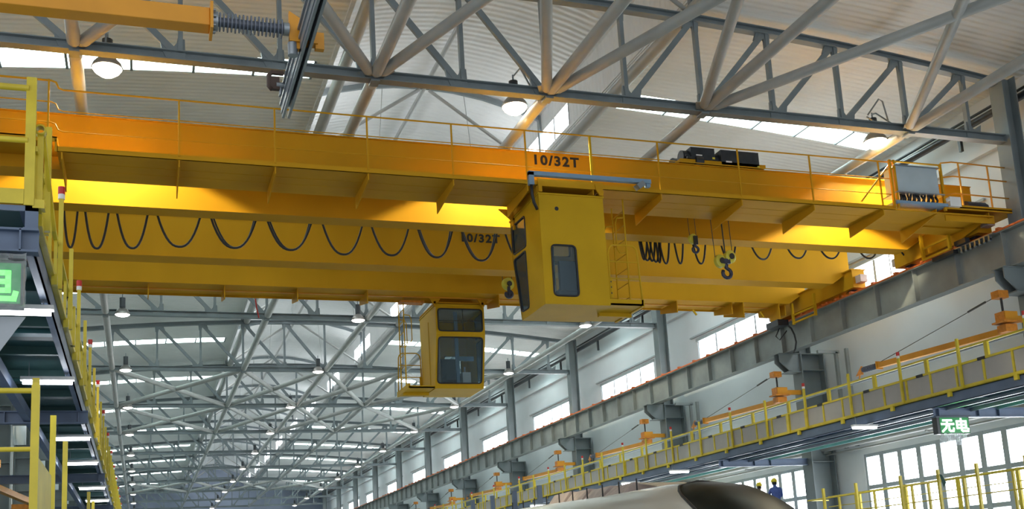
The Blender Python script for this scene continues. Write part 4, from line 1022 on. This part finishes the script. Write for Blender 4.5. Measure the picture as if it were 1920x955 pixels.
# ------------------------------------------------------------------ streamlined train
TX = 10.2
def tprof(y):   # half width, top height, belly height
    pts = [(9,.12,.5),(11,.3,.8),(13,.6,1.3),(14.5,.85,1.8),(15.5,1.0,2.3),(16.5,1.12,2.85),(17.3,1.18,3.16),(18.2,1.22,3.32),(19,1.25,3.38),(20,1.3,3.40),(22,1.38,3.43),(26,1.5,3.56),(32,1.55,3.72),(70,1.55,3.85)]
    for (a, w0, h0), (b, w1, h1) in zip(pts[:-1], pts[1:]):
        if y <= b:
            u = (y-a)/(b-a); return w0+(w1-w0)*u, h0+(h1-h0)*u
    return pts[-1][1:]
def tsec(y, a, off=0.0):
    w, h = tprof(y); zc = min(2.2, h*0.62); a_ = a
    ca, sa = cos(a_), sin(a_)
    e = 0.72
    x = (w+off)*math.copysign(abs(ca)**e, ca); z = ((h-zc+off)*abs(sa)**0.9 if sa > 0 else -(zc-0.35)*abs(sa)**0.5)
    return Vector((TX+x, y, zc+z))
def loft(ys, an, off=0.0, close=True):
    m = MB(); n = len(an); vs = [tsec(y, a, off) for y in ys for a in an]
    m.add(vs, [(i*n+j, i*n+(j+1) % n, (i+1)*n+(j+1) % n, (i+1)*n+j) for i in range(len(ys)-1) for j in range(n if close else n-1)], True)
    return m
t = thing('train', 'champagne-grey streamlined train nose with a large dark windscreen', 'train', (TX, 30, 0))
ys = [9+0.5*i for i in range(40)]+[29+2*i for i in range(20)]
an = [2*pi*i/64 for i in range(64)]
m = loft(ys, an); m.f.append(tuple(range(64))); m.sm.append(False)
part('body_shell', m, 'train', t)
# windscreen patch: dark canopy bulging from the nose top
ws = MB(); nu, nv = 22, 26; vs = []
for i in range(nu+1):
    for j in range(nv+1):
        v = j/nv; y = 12.0+6.35*v
        half = radians(66)*sqrt(max(0.0, 1-((v-0.42)/0.58)**2 if v > 0.42 else 1-((0.42-v)/0.50)**2)) if (v < 0.999) else 0.0
        half = max(half, 0.02)
        a = pi/2+(-1+2*i/nu)*half*0.86
        bul = 0.05*(1-((2*i/nu)-1)**2)*sin(pi*min(1, v*1.02))
        vs.append(tsec(y, a, 0.015+bul))
ws.add(vs, [(i*(nv+1)+j, i*(nv+1)+j+1, (i+1)*(nv+1)+j+1, (i+1)*(nv+1)+j) for i in range(nu) for j in range(nv)], True)
part('windscreen', ws, 'shield', t)
bd = [vs[0*(nv+1)+j] for j in range(nv+1)]+[vs[nu*(nv+1)+j] for j in range(nv, -1, -1)]
part('windscreen_seal', MB().path(bd, 0.03, 6, True), 'black', t)
rd = random.Random(4)
t = thing('roof_cover', 'cream card sheet and pinkish card boxes lying on the train roof', 'cover', (10.6, 22, 3.4))
part('card_sheet', MB().add([(10.2, 20.15, 3.44), (11.15, 20.1, 3.40), (11.45, 21.3, 3.60), (10.35, 21.35, 3.62), (10.2, 20.15, 3.46), (11.15, 20.1, 3.42), (11.45, 21.3, 3.62), (10.35, 21.35, 3.64)], [(0,1,2,3), (7,6,5,4), (0,4,5,1), (1,5,6,2), (2,6,7,3), (3,7,4,0)]), 'cream', t)
for i in range(4):
    y = 21.45+1.25*i
    part('card_box', MB().prism([(10.0, 3.42), (11.5, 3.42), (11.3, 3.60+0.05*i), (10.3, 3.66+0.05*i)], y, y+1.1), 'pink', t)
m = MB()
for i in range(10): m.beam((9.95, 20.6+0.9*i, 3.4), (9.95, 20.6+0.9*i, 3.66+0.02*i), 0.025, 0.025)
part('pin', m, 'black', t)
t = thing('roof_antenna', 'small dark fittings standing on the train roof behind the card boxes', 'fitting', (10.4, 30, 3.8))
for i in range(4): part('post', MB().box(10.3, 10.42, 27.5+2.1*i, 27.62+2.1*i, 3.7, 4.2+0.05*i), 'blue', t)

# ------------------------------------------------------------------ two workers
def person(label, foot, height, yaw, cloth, arm_fwd, facing):
    """figure facing local -Y, rotated by yaw; one skinned body mesh"""
    s = height/1.75
    G = 1.38
    J = {'pelvis': ((0, 0, .95), .135, None), 'waist': ((0, .01, 1.10), .125, 'pelvis'), 'chest': ((0, .03, 1.30), .155, 'waist'), 'neck0': ((0, .01, 1.455), .075, 'chest'), 'neck': ((0, -.01, 1.51), .055, 'neck0'), 'head': ((0, -.03, 1.60), .085, 'neck'), 'headt': ((0, -.03, 1.68), .088, 'head')}
    for sd, n in ((-1, 'l'), (1, 'r')):
        J['sh'+n] = ((sd*.17, .02, 1.41), .075, 'chest'); 
        if arm_fwd:
            J['el'+n] = ((sd*.235, -.08, 1.17), .052, 'sh'+n); J['wr'+n] = ((sd*.17, -.30, 1.12), .034, 'el'+n); J['ha'+n] = ((sd*.14, -.37, 1.12), .032, 'wr'+n)
        else:
            J['el'+n] = ((sd*.26, .02, 1.12), .052, 'sh'+n); J['wr'+n] = ((sd*.27, -.05, .90), .034, 'el'+n); J['ha'+n] = ((sd*.27, -.07, .83), .032, 'wr'+n)
        J['hi'+n] = ((sd*.09, 0, .90), .10, 'pelvis'); J['kn'+n] = ((sd*.10, -.01, .50), .068, 'hi'+n); J['an'+n] = ((sd*.10, .02, .10), .045, 'kn'+n); J['fo'+n] = ((sd*.10, -.13, .045), .04, 'an'+n)
    names = list(J); o = None; me = bpy.data.meshes.new('person')
    me.from_pydata([tuple(Vector(J[n][0])*s) for n in names], [(names.index(J[n][2]), names.index(n)) for n in names if J[n][2]], [])
    me.materials.append(M[cloth])
    o = bpy.data.objects.new('person', me); COL.objects.link(o); o.location = foot; o.rotation_euler = (0, 0, yaw)
    a = o.modifiers.new('skin', 'SKIN'); a.use_smooth_shade = True; b = o.modifiers.new('sub', 'SUBSURF'); b.levels = 2; b.render_levels = 2
    for i, n in enumerate(names):
        me.skin_vertices[0].data[i].radius = (J[n][1]*s*(G if n not in ('head','headt','neck') and not n.startswith(('ha','wr','fo','an')) else 1), J[n][1]*s*(0.85 if n in ('chest', 'waist', 'pelvis') else 1)); me.skin_vertices[0].data[i].use_root = (n == 'pelvis')
    tag(o, label, 'person'); ORG[o.name] = Vector(foot)
    def sub(name, mb, m):
        mb.v = [tuple(Vector(v)*s) for v in mb.v]; q = part(name, mb, m); q.parent = o; q.location = (0, 0, 0); return q
    hd = MB().lathe([(0.001, -.115), (.045, -.11), (.068, -.06), (.08, 0), (.082, .05), (.07, .09), (.001, .12)], (0, -.035, 1.63), 20)
    hd.lathe([(0.001, -.02), (.012, -.01), (.016, .0), (.001, .03)], (0, -.122, 1.62), 8)
    for sd in (-1, 1): hd.lathe([(0.001, -.03), (.016, -.02), (.018, .01), (.001, .03)], (sd*.083, -.03, 1.625), 8)
    sub('face', hd, 'skin')
    f = MB()
    for sd in (-1, 1): f.tube((sd*.03, -.108, 1.645), (sd*.03, -.117, 1.645), .010, 8)
    f.box(-.025, .025, -.112, -.104, 1.575, 1.582)
    sub('eyes_and_mouth', f, 'black')
    sub('hair', MB().lathe([(.084, -.07), (.092, -.02), (.092, .05)], (0, -.022, 1.64), 16), 'hair')
    hl = MB().lathe([(.105, .0), (.112, .0), (.112, .03), (.10, .085), (.07, .125), (.03, .142), (.001, .146)], (0, -.03, 1.66), 22)
    hl.prism([(-.08, -.11), (.08, -.11), (.06, -.19), (-.06, -.19)], 1.655, 1.668, 'z'); hl.box(-.012, .012, -.12, .06, 1.78, 1.812)
    sub('helmet', hl, 'helmet')
    h = MB()
    for sd in (-1, 1):
        c = Vector((sd*.14, -.37, 1.12)) if arm_fwd else Vector((sd*.27, -.07, .83))
        d = Vector((0, -1, -.1)).normalized() if arm_fwd else Vector((0, -.15, -1)).normalized()
        h.beam(c-d*.02, c+d*.07, .075, .028, (0, 0, 1) if arm_fwd else (0, 1, 0))
        sx = Vector((1, 0, 0))
        for i in range(4):
            p = c+d*.07+sx*(-.028+.019*i); L = (.062, .072, .068, .052)[i]
            h.path([p, p+d*L*.5, p+d*L+Vector((0, .0, -.02 if arm_fwd else 0))+(Vector((0, -.015, 0)) if not arm_fwd else Vector((0, 0, 0)))], .0085, 6)
        h.path([c-sx*sd*.035, c-sx*sd*.06+d*.025, c-sx*sd*.062+d*.055], .010, 6)
    sub('hands', h, 'skin')
    sub('collar', MB().lathe([(.075, 0), (.085, .02), (.07, .045)], (0, .0, 1.455), 16), cloth)
    return o
person('worker in blue jacket and yellow helmet seen from behind before the windows', (20.15, 31.15, 2.86), 1.64, radians(168), 'cloth', True, 0)
person('worker in dark clothes and yellow helmet, half hidden behind the train', (19.9, 31.75, 2.86), 1.56, radians(20), 'cloth2', False, 0)
